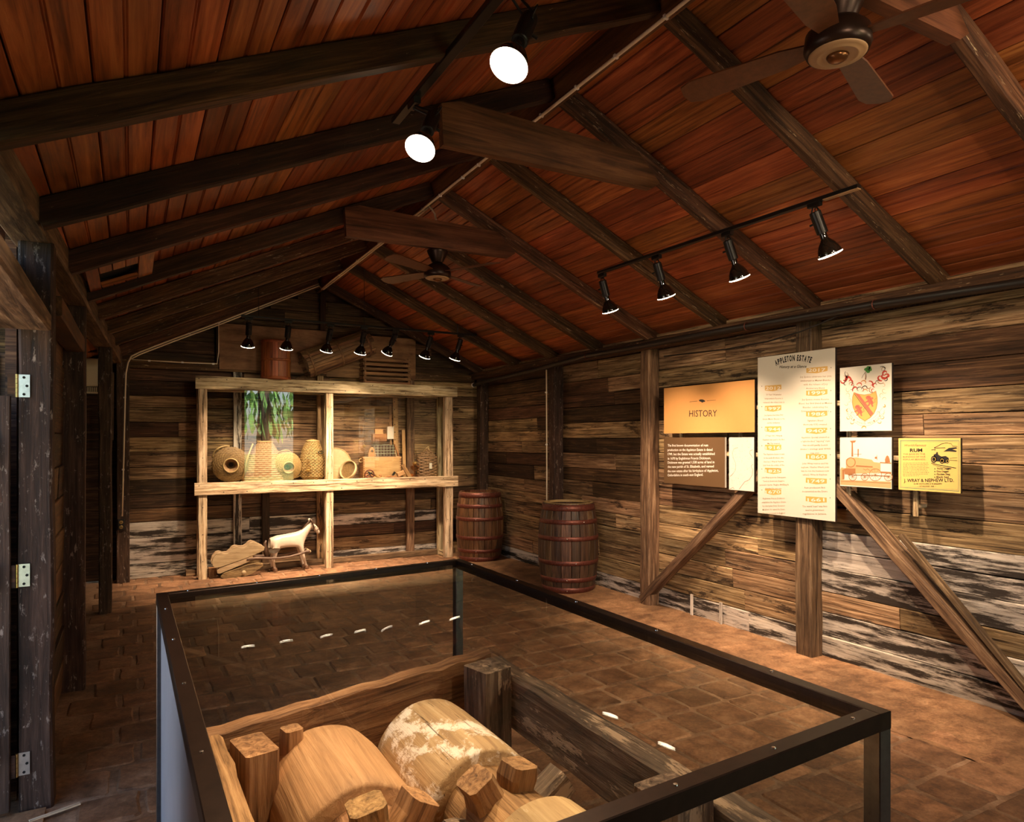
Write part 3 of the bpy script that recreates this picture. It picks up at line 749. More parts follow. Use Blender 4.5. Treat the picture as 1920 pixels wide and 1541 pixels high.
cord('fan_cable', 'short white cable curving from the ridge to the far fan', [Vector((XC, 5.02, cz)), Vector((XC + .01, 5.0, cz - .02)), Vector((XC + .022, 4.96, cz - .07)), Vector((XC + .03, 4.93, 3.22))], .008, m_cable, cat='cable')
cord('cable', 'thin pale cable run along the gable tie beam beside the plywood', [gpt(248, 674), gpt(300, 677), gpt(350, 680), gpt(407, 682), gpt(410, 660), gpt(410, 604)], .005, m_cable, [gpt(280, 676), gpt(342, 679), gpt(400, 682)], cat='cable')
cord('wall_conduit', 'pale vertical conduit on the right wall post behind the front barrel', [Vector((4.185, 6.70, 2.36)), Vector((4.190, 6.705, 1.9)), Vector((4.19, 6.70, 1.2)), Vector((4.195, 6.71, .5))], .008, m_cable, [Vector((4.18, 6.70, 2.1)), Vector((4.185, 6.70, 1.5))])
pp = [at(888, 722, x=4.10), at(905, 716, x=4.10), at(1000, 694, x=4.10), at(1100, 667, x=4.10), at(1200, 649, x=4.10), at(1300, 630, x=4.10), at(1400, 612, x=4.10), at(1510, 594, x=4.10), at(1640, 571, x=4.10), at(1770, 552, x=4.10), at(1920, 529, x=4.10), Vector((4.10, 1.0, 2.43))]
cp = thing('black_pipe', 'black pipe strapped along the right wall plate under the rafters', 'pipe', pp[0])
MB().add(tube(pp, .026, 12)).build('tube', m_pipe, I4, cp, True)
for p in (pp[3], pp[6], pp[8]): MB().add(ring(.029, .004, 20, 6)).build('strap', m_hoop, axis_M(p, (0, 1, 0)), cp, True)
p = Vector(pp[0]); MB().add(lathe([(.030, -.015), (.030, .012)], 14)).build('end_sleeve', m_clip, axis_M(p, pp[1] - pp[0]), cp)
cb = [pp[8], at(1580, 588, x=4.12), at(1540, 606, x=4.12), at(1500, 622, x=4.12), at(1440, 640, x=4.20), at(1360, 655, x=4.26), at(1245, 668, x=4.27)]
cord('black_cable', 'thin black cable sagging from the black pipe across the wall above the gold panel', cb, .006, m_pipe, cat='cable')
# outlet on the corner post
po = at(227, 983, y=8.54)
ot = thing('outlet', 'black double power outlet at the end of the conduit on the corner post', 'outlet', po)
MB().add(timber(.115, .07, .035, .006), T(po) @ Matrix.Rotation(-PI / 2, 4, 'Y') @ T((-.0575, 0, 0)) @ Matrix.Rotation(PI / 2, 4, 'X')).build('body', m_outlet, I4, ot)
for dz in (-.026, .026):
    s = MB().add(lathe([(.019, 0), (.019, .003), (.016, .004)], 18)).build('socket', m_brass, T(po + Vector((0, -.04, dz))) @ Matrix.Rotation(PI / 2, 4, 'X'), ot)
    MB().add(box(-.007, -.004, -.006, .006, .003, .006)).add(box(.004, .007, -.006, .006, .003, .006)).build('slot', m_hole, WORLD[s], s)
# pale box with a comb-like vent in the side room
pb = thing('wall_box', 'pale box unit with a slotted lower vent seen through the far left opening', 'box', (-.55, 8.72, 2.05))
MB().add(timber(.42, .30, .16, .01), T((-.72, 8.71, 2.28)) @ Matrix.Rotation(PI / 2, 4, 'X')).build('body', m_whitebox, I4, pb)
mb = MB()
for k in range(22): mb.add(box(-.71 + k * .019, -.70 + k * .019, 8.64, 8.74, 2.07, 2.12))
mb.build('vent_fins', m_whitebox, I4, pb)
MB().add(box(-.72, -.30, 8.66, 8.78, 2.055, 2.072)).build('lower_edge', m_whitebox, I4, pb)
beam('lath', (-.165, 8.2, 1.55), (-.16, 8.2, 2.25), .02, .012, m_post, wl, up=(0, 1, 0))
beam('lath', (-.185, 8.1, 1.40), (-.185, 8.1, 1.80), .02, .012, m_post, wl, up=(0, 1, 0))
# straw lath on the floor at the left

tag(beam('wood_strip', at(55, 1540, z=.012), at(150, 1506, z=.012), .018, .008, m_disp), 'loose pale strip of wood on the floor beside the door post', 'strip')

# ------------------------------------------------------------------ glass case round the mill
CZ = .98
FL, FR_, NR, NL = Vector((.083, 2.872, CZ)), Vector((1.384, 3.003, CZ)), Vector((1.400, .873, CZ)), Vector((.098, .80, CZ))
cc = (FL + FR_ + NR + NL) / 4
case = thing('display_case', 'waist-high glass case with a dark metal frame around the old wooden mill', 'case', (cc.x, cc.y, 0))
cor = [FL, FR_, NR, NL]; rw = .038
def ins(k, d):                                         # corner k moved d metres inwards along both sides
    a, p, b = cor[k - 1], cor[k], cor[(k + 1) % 4]
    return p + (a - p).normalized() * d + (b - p).normalized() * d
for k in range(4):
    a, b = ins(k, rw / 2), ins((k + 1) % 4, rw / 2)
    e_ = rw / 2 if k % 2 else -rw / 2 - .0005
    beam('top_rail', a - (b - a).normalized() * e_ + Vector((0, 0, -rw / 2)), b + (b - a).normalized() * e_ + Vector((0, 0, -rw / 2)), rw, rw, m_rail, case, ch=.002)
    beam('base_rail', a + Vector((0, 0, .02 - CZ)), b + Vector((0, 0, .02 - CZ)), rw, rw, m_rail, case, ch=.002)
    pc = ins(k, rw / 2)
    beam('corner_post', (pc.x, pc.y, .04), (pc.x, pc.y, CZ - rw), rw, rw, m_steel if k != 3 else m_rail, case, up=(0, 1, 0), ch=.002)
    n = 5
    for q in range(n):
        p = a.lerp(b, (q + .35) / n)
        mk('screw', *lathe([(.0045, 0), (.004, .0018), (.001, .0022)], 10), m_screw, T((p.x, p.y, CZ)), case)
q = [ins(k, rw - .004) for k in range(4)]
zt = CZ - .010
mk('top_pane', [(*p.xy, zt - .006) for p in q] + [(*p.xy, zt) for p in q], [(3, 2, 1, 0), (4, 5, 6, 7)] + [(k, (k + 1) % 4, 4 + (k + 1) % 4, 4 + k) for k in range(4)], m_glass, I4, case)
for k, mt in ((0, m_glass), (1, m_glass), (2, m_glass), (3, m_greypanel)):
    a, b = ins(k, rw * .45), ins((k + 1) % 4, rw * .45); d = (b - a).normalized(); a = a + d * .02; b = b - d * .02
    beam('side_pane' if k != 3 else 'grey_side_panel', a + Vector((0, 0, -CZ / 2)), b + Vector((0, 0, -CZ / 2)), .005, CZ - 2 * rw - .002, mt, case, ch=.0005)

# ------------------------------------------------------------------ old mill inside the case
mill = thing('cane_mill', 'old weathered wooden mill with two thick rollers inside the glass case', 'mill', (.7, 1.7, 0))
def rough(L, W, T_, seg, jit): return timber(L, W, T_, .010, seg, jit)
beam('beam', (.165, 2.175, .575), (1.225, 2.41, .60), .055, .25, m_mill, mill, ch=.014, seg=14, jit=.007)
beam('beam', (1.235, 2.37, .605), (1.235, 1.02, .605), .085, .19, m_mill_grey, mill, ch=.010, seg=14, jit=.004)
beam('beam', (.205, 2.13, .585), (.225, 1.02, .585), .060, .24, m_mill, mill, ch=.012, seg=12, jit=.004)
beam('beam', (.19, .985, .50), (1.25, .985, .50), .07, .18, m_mill, mill, ch=.012, seg=10, jit=.004)
def mpost(x, y, a, b, z0, z1, mt, rot=0, name='post', tilt=0):
    M = T((x, y, z0)) @ Matrix.Rotation(rot, 4, 'Z') @ Matrix.Rotation(tilt, 4, 'Y') @ Matrix.Rotation(-PI / 2, 4, 'Y')
    v, f = timber(z1 - z0, b, a, .008, 7, .003); return mk(name, v, f, mt, M, mill)
mpost(1.125, 2.20, .125, .135, 0, .735, m_mill_grey, .25)
mpost(1.125, 1.235, .13, .14, 0, .72, m_mill_grey, .05)
mpost(.305, 2.045, .095, .15, 0, .69, m_mill, .18)
mpost(.415, 2.085, .055, .06, .38, .70, m_mill, .2, 'peg')
mpost(.30, 1.06, .10, .14, 0, .70, m_mill, .1)
beam('cross_bar', (.33, 2.12, .30), (1.12, 2.26, .30), .09, .13, m_mill_grey, mill, ch=.010, seg=8, jit=.004)
beam('ledge', (.40, 2.17, .47), (1.10, 2.31, .49), .03, .06, m_mill, mill, ch=.006, seg=8, jit=.003)
def roller(x, z, r, y0, y1, y2, y3, mt, ph):
    prof = []; N = 44
    ro = empty('roller', (x, y0, z), 0, mill)
    def logmesh(yA, yB, rA, jit, dome=.0):
        v = []; f = []; m = 12
        ph_ = R.uniform(0, 6)
        radii = [(yA, rA * .90), (yA - .012, rA * .97)] + [(yA + (yB - yA) * t - .02 * (1 - t), rA * (1 + .008 * math.sin(t * 5 + ph_))) for t in [i / 8 for i in range(1, 8)]] + [(yB + .008, rA * .985), (yB, rA * .93)]
        for yy, rr in radii:
            for k in range(N):
                a = 2 * PI * k / N; q = rr * (1 + jit * math.sin(3 * a + ph_) + jit * .7 * math.sin(7 * a + yy * 9))
                v.append((yA - yy, q * math.cos(a), q * math.sin(a)))
        for i in range(len(radii) - 1):
            for k in range(N): f.append((i * N + k, (i + 1) * N + k, (i + 1) * N + (k + 1) % N, i * N + (k + 1) % N))
        f.append(tuple(range(N))); f.append(tuple(reversed(range((len(radii) - 1) * N, len(radii) * N))))
        return v, f, Matrix.Rotation(-PI / 2, 4, 'Z')
    v, f, Rm = logmesh(y0, y1, r, .008); mk('log', v, f, mt, T((x, y0, z)) @ Rm, ro, True)
    v, f, Rm = logmesh(y2, y3, r, .008); mk('log', v, f, mt, T((x, y2, z)) @ Rm, ro, True)
    v, f, Rm = logmesh(y1 + .02, y2 - .02, r * .74, .01); mk('neck', v, f, m_mill, T((x, y1 + .02, z)) @ Rm, ro, True)
    v, f, Rm = logmesh(y0 + .10, y0 - .02, r * .30, .01); mk('axle', v, f, m_mill, T((x, y0 + .10, z)) @ Rm, ro, True)
    yc = (y1 + y2) / 2
    for k in range(8):
        a = ph + k * PI / 4 + R.uniform(-.06, .06); L = R.uniform(.095, .125)
        M = T((x, yc + R.uniform(-.012, .012), z)) @ Matrix.Rotation(-a, 4, 'Y') @ T((r * .5, 0, 0)) @ Matrix.Rotation(R.uniform(-.2, .2), 4, 'X')
        v, f = timber(L, .088, .082, .012, 3, .005); mk('cog', v, f, m_mill if k % 3 else m_mill_grey, M, ro)
roller(.515, .50, .180, 2.13, 1.70, 1.44, 1.05, m_roller, .2)
roller(.868, .505, .176, 2.17, 1.72, 1.44, 1.05, m_roller_pale, .55)

# ------------------------------------------------------------------ barrels
def barrel(x, y, h, rb, rt, rot, mst, label, open_top):
    t = thing('barrel', label, 'barrel', (x, y, 0), 0, 'oak barrels by the right wall')
    def rad(z): 
        u = z / h * 2 - 1; return rt + (rb - rt) * (1 - u * u) ** .9 if abs(u) < 1 else rt
    N = 22; NZ = 12; base = T((x, y, 0)) @ Matrix.Rotation(rot, 4, 'Z')
    edges = [0.0]
    for k in range(N): edges.append(edges[-1] + R.uniform(.75, 1.25))
    edges = [e / edges[-1] * 2 * PI for e in edges]
    for k in range(N):
        a0, a1 = edges[k] + .006, edges[k + 1] - .006; v = []; f = []
        off = R.uniform(-.0015, .0015)
        for i in range(NZ + 1):
            z = h * i / NZ; r = rad(z) + off
            for a, rr in ((a0, r - .004), (a0 + .012, r), ((a0 + a1) / 2, r * 1.001), (a1 - .012, r), (a1, r - .004), (a1, r - .024), (a0, r - .024)):
                v.append((z, rr * math.cos(a), rr * math.sin(a)))
        for i in range(NZ):
            for q in range(7): f.append((i * 7 + q, i * 7 + (q + 1) % 7, (i + 1) * 7 + (q + 1) % 7, (i + 1) * 7 + q))
        f.append(tuple(reversed(range(7)))); f.append(tuple(range(NZ * 7, NZ * 7 + 7)))
        # local X of a stave is its length
        M = base @ Matrix(((0, 1, 0, 0), (0, 0, 1, 0), (1, 0, 0, 0), (0, 0, 0, 1)))
        mk('stave', v, f, mst, M, t)
    for zf, wd in ((.045, .062), (.20, .045), (.385, .045), (.655, .045), (.845, .045), (.965, .060)):
        zc = h * (1 - zf); prof = []
        z0, z1 = max(.004, zc - wd / 2), min(h - .003, zc + wd / 2)
        prof = [(rad(z0) - .003, z0), (rad(z0) + .004, z0), (rad((z0 + z1) / 2) + .0045, (z0 + z1) / 2), (rad(z1) + .004, z1), (rad(z1) - .003, z1)]
        hp = mk('hoop', *lathe(prof, 40, closed=True), m_hoop, base, t, True)
        aa = R.choice([-1.9, -2.2, -1.6]) - rot
        mk('rivet', *lathe([(.007, 0), (.006, .004), (.002, .006)], 10), m_screw, base @ T(((rad(zc) + .0035) * math.cos(aa), (rad(zc) + .0035) * math.sin(aa), zc)) @ axis_M((0, 0, 0), (math.cos(aa), math.sin(aa), 0)), hp)
    mk('head', *lathe([(rt - .02, h - .05), (rt - .02, h - .04), (.01, h - .038)], 36), m_tray if open_top else mst, base, t)
    if open_top: mk('rim', *lathe([(rt - .026, h - .02), (rt - .026, h + .004), (rt - .003, h + .004), (rt - .003, h - .02)], 40, closed=True), m_rimcane, base, t)
barrel(3.99, 5.96, .905, .312, .262, .3, m_barrel, 'dark oak barrel with rusty hoops and a pale rim in front of the wall conduit', True)
barrel(3.985, 8.02, .885, .308, .262, 1.1, m_barrel_red, 'reddish oak barrel in the corner beside the display unit', False)

# ------------------------------------------------------------------ display shelf unit at the back
YD = 8.30
disp = thing('display_unit', 'tall cream distressed wooden display unit with a glazed shelf at the back wall', 'shelf unit', (2.2, 8.5, 0))
beam('top_rail', (.625, YD + .022, 2.19), (3.79, YD + .022, 2.19), .045, .140, m_disp, disp, ch=.004, seg=12, jit=.0015)
beam('shelf_rail', (.615, YD + .022, 1.005), (3.803, YD + .022, 1.005), .045, .138, m_disp, disp, ch=.004, seg=12, jit=.0015)
for x0, x1 in ((.655, .745), (2.063, 2.150), (3.622, 3.735)):
    for z0, z1 in ((0, .934), (1.076, 2.118)):
        beam('front_post', ((x0 + x1) / 2, YD + .052, z0), ((x0 + x1) / 2, YD + .052, z1), x1 - x0, .075, m_disp, disp, up=(0, 1, 0), ch=.004, seg=8, jit=.002)
for x0, x1 in ((.66, .75), (2.10, 2.185), (3.63, 3.725)):
    beam('rear_post', ((x0 + x1) / 2, 8.60, 0), ((x0 + x1) / 2, 8.60, 2.25), x1 - x0, .06, m_disp, disp, up=(0, 1, 0), ch=.004, seg=8, jit=.002)
beam('side_skid', (3.68, YD + .10, .035), (3.68, 8.57, .035), .09, .06, m_disp, disp)
k = 0
for y0, y1 in ((YD + .047, 8.42), (8.424, 8.52), (8.524, 8.625)):
    beam('shelf_board', (.66, (y0 + y1) / 2, 1.05), (3.76, (y0 + y1) / 2, 1.05), y1 - y0, .022, m_disp, disp, ch=.003, seg=8, jit=.001)
    beam('top_board', (.66, (y0 + y1) / 2, 2.243), (3.76, (y0 + y1) / 2, 2.243), y1 - y0, .022, m_trap, disp, ch=.003, seg=8, jit=.001)
beam('rear_rail', (.66, 8.60, 2.16), (3.73, 8.60, 2.16), .05, .10, m_disp, disp)
for x0, x1 in ((.747, 2.061), (2.152, 3.620)):
    mk('glass_pane', *box(x0, x1, YD + .046, YD + .051, 1.064, 2.125), m_glass_disp, I4, disp)
sm = MB()
for zz in (2.19, 1.005):
    x = .66
    while x < 3.78:
        sm.add(lathe([(.006, 0), (.005, .002)], 8), T((x, YD - .001, zz + R.choice([-.04, .04]))) @ Matrix.Rotation(PI / 2, 4, 'X')); x += R.uniform(.14, .3)
for zz in (1.15, 1.35, 1.55, 1.75, 1.95, .2, .5, .8):
    for x in (2.085, 2.125, 3.66, 3.70, .70): sm.add(lathe([(.005, 0), (.004, .002)], 8), T((x, YD + .0135, zz)) @ Matrix.Rotation(PI / 2, 4, 'X'))
o = sm.build('nail_heads', m_ink, I4, disp); o['kind'] = 'stuff'
ZS = 1.0615

# ------------------------------------------------------------------ baskets
def wicker(prof, nr, nt_, amp=.035, phase=0):
    """woven surface of revolution about Z: strands go over and under the stakes"""
    import bisect
    cum = [0]
    for a, b in zip(prof, prof[1:]): cum.append(cum[-1] + math.hypot(b[0] - a[0], b[1] - a[1]))
    v = []; f = []
    rows = nr * 2
    for i in range(rows + 1):
        s = cum[-1] * i / rows; k = min(len(prof) - 2, max(0, bisect.bisect_right(cum, s) - 1)); t = (s - cum[k]) / max(1e-6, cum[k + 1] - cum[k])
        r = prof[k][0] * (1 - t) + prof[k + 1][0] * t; z = prof[k][1] * (1 - t) + prof[k + 1][1] * t
        for j in range(nt_ * 2):
            a = PI * j / nt_
            wv = math.sin(a * nt_ / 2 + PI / 4 + (i // 2) * PI) * (1 if i % 2 else .2)
            q = r + amp * .19 * wv + (.0 if i % 2 else -.009)
            v.append((q * math.cos(a), q * math.sin(a), z))
    n = nt_ * 2
    for i in range(rows):
        for j in range(n): f.append((i * n + j, i * n + (j + 1) % n, (i + 1) * n + (j + 1) % n, (i + 1) * n + j))
    return v, f
def basket_round(c, r, axis, mt, label, handles):
    t = thing('wicker_basket', label, 'basket', (c[0], c[1], ZS), 0, 'round wicker baskets on the shelf')
    M = axis_M(c, axis)
    prof = [(.30 * r, -.62 * r), (.70 * r, -.55 * r), (.95 * r, -.30 * r), (r, 0), (.93 * r, .28 * r), (.70 * r, .50 * r), (.40 * r, .62 * r)]
    mk('body', *wicker(prof, 24, 38), mt, M, t)
    mk('bottom', *lathe([(.31 * r, -.62 * r), (.31 * r, -.60 * r)], 24), mt, M, t)
    mk('opening_rim', *ring(.38 * r, .035 * r, 36, 8, .62 * r), m_rimcane, M, t, True)
    mk('inner_throat', *lathe([(.365 * r, .62 * r), (.24 * r, .40 * r), (.15 * r, .12 * r)], 28, False), m_twig, M, t)
    mk('throat_ring', *ring(.15 * r, .02 * r, 24, 6, .12 * r), m_rimcane, M, t, True)
    mk('dark_inside', *lathe([(.15 * r, .10 * r), (.14 * r, .09 * r)], 20), m_hole, M, t)
    for (az, span, rr) in handles:
        pts = []
        for k in range(13):
            u = -span + 2 * span * k / 12; q = 1.03 * r + .10 * r * math.cos(u / span * PI / 2)
            pts.append((q * math.cos(az + u), q * math.sin(az + u), .10 * r - .25 * r * abs(u / span)))
        mk('handle', *tube(pts, rr, 8), m_rimcane, M, t, True)
    return t
p = at(434, 868, y=8.44); basket_round((p.x, 8.488, ZS + .205), .205, (-.12, -1, -.05), m_wicker_b, 'brown round basket with a dark opening at the left end of the shelf', [(2.2, .55, .011), (-1.1, .50, .011)])
p = at(538, 872, y=8.44); basket_round((p.x, 8.468, ZS + .175), .175, (.05, -1, -.12), m_wicker, 'straw round basket with an opening in front of the bell shaped basket', [(1.8, .5, .008), (-.5, .45, .008)])
def basket_tall(px, py0, W, Hh, prof, mt, label, yy, nr=30, fl=1.0):
    p = at(px, 890, y=yy); t = thing('wicker_basket', label, 'basket', (p.x, yy, ZS), 0, 'tall wicker baskets on the shelf')
    pr = [(a * W / 2, b * Hh) for a, b in prof]; MB_ = T((p.x, yy, ZS)) @ Matrix.Scale(fl, 4, (0, 1, 0))      # flat-backed: shallower than wide
    mk('body', *wicker(pr, nr - 6, 40), mt, MB_, t)
    mk('rim', *ring(pr[-1][0], .009, 32, 8, pr[-1][1]), m_rimcane, MB_, t, True)
    mk('base', *lathe([(pr[0][0], .003), (pr[0][0] * .98, .006)], 24), mt, MB_, t)
    return t, p
bt, p = basket_tall(497, 815, .56, .47, [(.96, 0), (1, .12), (.97, .26), (.80, .50), (.55, .75), (.36, .93), (.30, 1.0)], m_wicker_p, 'large bell shaped basket standing behind the straw basket', 8.49, 26, .45)
q = at(470, 850, y=8.40)
mk('side_band', *tube([at(455, 897, y=8.30 + .09), at(463, 860, y=8.36), at(474, 832, y=8.42)], .009, 8), m_rimcane, I4, bt, True)
bt2, p = basket_tall(586, 820, .315, .475, [(.66, 0), (.92, .10), (1, .30), (.97, .55), (.80, .80), (.55, .97), (.48, 1.0)], m_wicker, 'tall jar shaped straw basket beside the middle post', 8.49, 34, .75)
mk('lid', *lathe([(.075, .475), (.06, .49), (.01, .50)], 24), m_wicker, T((p.x, 8.49, ZS)) @ Matrix.Scale(.75, 4, (0, 1, 0)), bt2, True)
mk('handle_hole', *ring(.030, .006, 20, 6), m_hole, axis_M(Vector((p.x + .075, 8.392, ZS + .34)), (.35, -1, .45)) @ Matrix.Scale(.6, 4, (0, 1, 0)), bt2, True)

# ------------------------------------------------------------------ oil lamps
def oil_lamp(px, yy, zb, hh, label, amber):
    p = at(px, 870, y=yy); t = thing('oil_lamp', label, 'lamp', (p.x, yy, zb), 0, 'glass oil lamps')
    M = T((p.x, yy, zb)) @ Matrix.Scale(hh / .34, 4)
    mk('font', *lathe([(.001, 0), (.058, .001), (.060, .006), (.040, .020), (.016, .034), (.012, .060), (.016, .080), (.046, .100), (.058, .125), (.050, .142), (.022, .150), (.018, .152)], 28, False), m_oil if amber else m_lampglass, M, t, True)
    mk('burner', *lathe([(.018, .150), (.024, .156), (.024, .166), (.032, .172), (.030, .184), (.014, .192), (.004, .205)], 20), m_brass, M, t, True)
    mk('chimney', *lathe([(.029, .182), (.032, .195), (.040, .215), (.034, .245), (.022, .275), (.019, .335), (.022, .34)], 24, False), m_lampglass, M, t, True)
oil_lamp(578, 8.375, ZS, .25, 'small clear glass oil lamp in front of the jar shaped basket', False)
oil_lamp(778, 8.42, ZS, .36, 'amber glass oil lamp between the wooden blocks and the tagged basket', True)
# chest with things on it
cx0, cx1 = at(681, 870, y=8.42).x, at(752, 870, y=8.42).x
chest = thing('wooden_chest', 'tan wooden chest in the right half of the shelf under the wire cage', 'chest', ((cx0 + cx1) / 2, 8.5, ZS))
cz1 = ZS + .262
mk('front_panel', *timber(cx1 - cx0, .262, .018, .003), m_chest, T((cx0, 8.425, ZS + .131)) @ Matrix.Rotation(PI / 2, 4, 'X'), chest)
mk('side_panel', *timber(.17, .262, .018, .003), m_brownbox, T((cx0 + .009, 8.435, ZS + .131)) @ Matrix.Rotation(PI / 2, 4, 'Z') @ Matrix.Rotation(PI / 2, 4, 'X'), chest)
mk('side_panel', *timber(.17, .262, .018, .003), m_brownbox, T((cx1 - .009, 8.435, ZS + .131)) @ Matrix.Rotation(PI / 2, 4, 'Z') @ Matrix.Rotation(PI / 2, 4, 'X'), chest)
mk('rear_panel', *timber(cx1 - cx0, .262, .014, .003), m_chest, T((cx0, 8.60, ZS + .131)) @ Matrix.Rotation(PI / 2, 4, 'X'), chest)
mk('lid', *timber(cx1 - cx0 + .01, .195, .012, .003), m_chest, T((cx0 - .005, 8.512, cz1 + .006)), chest)
dv = MB()
for k in range(9): dv.add(box(cx0 + .001, cx0 + .018, 8.413, 8.416, ZS + .012 + k * .028, ZS + .026 + k * .028)).add(box(cx1 - .018, cx1 - .001, 8.413, 8.416, ZS + .012 + k * .028, ZS + .026 + k * .028))
dv.build('dovetails', m_brownbox, I4, chest)
mk('rope_ring', *ring(.022, .005, 20, 6), m_rimcane, T((cx0 - .018, 8.46, cz1 - .03)) @ Matrix.Rotation(PI / 2, 4, 'X'), chest, True)
cz2 = cz1 + .0125
oil_lamp(683, 8.50, cz2, .27, 'clear glass oil lamp standing on the left end of the tan chest', False)
def poly_thing(pr, th, M, mt, name, parent=None):
    n = len(pr); v = [(a, b, th / 2) for a, b in pr] + [(a, b, -th / 2) for a, b in pr]
    f = [tuple(range(n)), tuple(reversed(range(n, 2 * n)))] + [(k2 + n, (k2 + 1) % n + n, (k2 + 1) % n, k2) for k2 in range(n)]
    return mk(name, v, f, mt, M, parent)
RX = Matrix.Rotation(PI / 2, 4, 'X')
p = at(697, 852, y=8.46); hd = thing('carved_holder', 'rounded brown wooden holder with a cross shaped hole on the tan chest', 'holder', (p.x, 8.46, cz2))
poly_thing([(-.048, 0), (.050, 0), (.046, .05), (.030, .10), (.010, .125), (-.010, .125), (-.032, .10), (-.045, .05)], .03, T((p.x, 8.46, cz2)) @ RX, m_brownbox, 'body', hd)
MB().add(box(-.018, .018, -.017, .0, .070, .080)).add(box(-.006, .006, -.017, 0, .058, .092)).build('cross_hole', m_hole, T((p.x, 8.46, cz2)), hd)
# wire cage
p0, p1 = at(702, 850, y=8.46), at(742, 850, y=8.46)
cg = thing('wire_cage', 'small dark wire mesh cage with a sloping wooden end on the tan chest', 'cage', (p0.x, 8.5, cz2))
cl = p1.x - p0.x
mk('dark_floor', *box(p0.x, p1.x, 8.44, 8.59, cz2, cz2 + .008), m_dark, I4, cg)
mk('back_board', *box(p0.x, p1.x, 8.50, 8.595, cz2, cz2 + .145), m_dark, I4, cg)
g = MB()
for k in range(8): 
    x = p0.x + cl * k / 7 * (1) ; g.add(tube([(x, 8.445, cz2), (x, 8.445, cz2 + .15), (x, 8.59, cz2 + .15)], .0028, 5))
for k in range(5): g.add(tube([(p0.x, 8.445, cz2 + .006 + k * .036), (p1.x, 8.445, cz2 + .006 + k * .036)], .0028, 5))
for k in range(4): g.add(tube([(p0.x, 8.445 + k * .048, cz2 + .15), (p1.x, 8.445 + k * .048, cz2 + .15)], .0028, 5))
o = g.build('wire_mesh', m_slat, I4, cg)
beam('end_board', (p1.x + .035, 8.452, cz2 + .01), (p1.x - .02, 8.452, cz2 + .16), .02, .03, m_brownbox, cg, up=(0, 1, 0))
# brown boxes and the pale block stacked behind on a ledge at the wall
def crate_box(px0, px1, py0, py1, yy, dep, mt, name, label, cat):
    a, b = at(px0, py1, y=yy), at(px1, py0, y=yy)
    t = thing(name, label, cat, ((a.x + b.x) / 2, yy + dep / 2, a.z))
    L, Hh = b.x - a.x, b.z - a.z
    mk('front', *timber(L, Hh, .012, .002), mt, T((a.x, yy, (a.z + b.z) / 2)) @ RX, t)
    mk('body', *timber(L - .006, Hh - .006, dep, .003), mt, T((a.x + .003, yy + dep / 2 + .007, (a.z + b.z) / 2)) @ RX, t)
    mk('top', *timber(L + .006, dep + .015, .010, .002), mt, T((a.x - .003, yy + dep / 2, b.z + .005)), t)
    return t
crate_box(699, 725, 815, 828, 8.50, .075, m_brownbox, 'brown_box', 'low brown wooden box lying on top of the wire cage', 'box')
crate_box(703, 718, 806, 813.3, 8.52, .045, m_chest, 'small_box', 'small tan box stacked on the low brown box', 'box')
crate_box(726, 738, 801, 823, 8.60, .03, m_creampaper, 'pale_block', 'pale block standing behind the cage beside the tall ruler board', 'block')
# tall ruler plank leaning on the wall, with printed marks
rb, rt_ = at(748, 897, y=8.52), at(740, 746, y=8.665)
rt_.y = 8.64
rl = thing('ruler_board', 'tall leaning measuring board with dark printed marks behind the chest', 'board', (rb.x, 8.6, ZS))
Mr, Lr = frame((rb.x, 8.615, ZS + .004), (rt_.x, 8.64, rt_.z), (0, -1, 0))
mk('plank', *timber(Lr, .068, .012, .002), m_chest, Mr, rl)
tm = MB()
for k in range(40):
    x = .03 + k * Lr * .024; tm.add(box(x, x + .003, -.034 if k % 5 else -.034, -.014 if k % 5 else 0.004, .006, .0072))
    if k % 4 == 2: tm.add(box(x, x + .016, .010, .020, .006, .0072))
tm.build('printed_marks', m_ink, Mr, rl)
s1 = at(757, 848, y=8.62); s2 = at(757, 806, y=8.62)
tag(beam('slat_board', (s1.x + .005, 8.60, ZS + .003), (s2.x, 8.635, s2.z), .045, .012, m_chest, None, up=(0, -1, 0)), 'short tan slat leaning right of the ruler board', 'board')
s1 = at(733, 760, y=8.62)
tag(beam('thin_slat', (s1.x - .004, 8.60, ZS + .003), (s1.x, 8.64, s1.z), .03, .010, m_crate, None, up=(0, -1, 0)), 'thin slat leaning left of the ruler board', 'board')
# round lid and sieve beside the middle post
p = at(631, 868, y=8.56); ld = thing('round_lid', 'large pale round lid leaning behind the sieve beside the middle post', 'lid', (p.x, 8.56, ZS))
Ml = axis_M(Vector((p.x, 8.565, ZS + .195)), (.1, -1, .18))
mk('disc', *lathe([(.001, .004), (.12, .006), (.185, .0), (.195, -.006), (.195, -.014), (.001, -.010)][::-1], 40), m_tray, Ml, ld, True)
mk('rim', *ring(.193, .008, 40, 8, -.004), m_rimcane, Ml, ld, True)
p = at(652, 880, y=8.44); sv = thing('sieve', 'small tilted oval sieve leaning on the chest beside the middle post', 'sieve', (p.x, 8.44, ZS))
Ms = axis_M(Vector((p.x + .01, 8.445, ZS + .116)), (-.85, -.62, .42))
mk('frame', *lathe([(.105, -.02), (.118, -.02), (.122, .0), (.122, .022), (.110, .022), (.106, .0)], 36, closed=True), m_tray, Ms, sv, True)
mk('mesh', *lathe([(.001, -.006), (.106, -.006), (.106, -.010), (.001, -.010)], 30, False), m_wicker_b, Ms, sv)
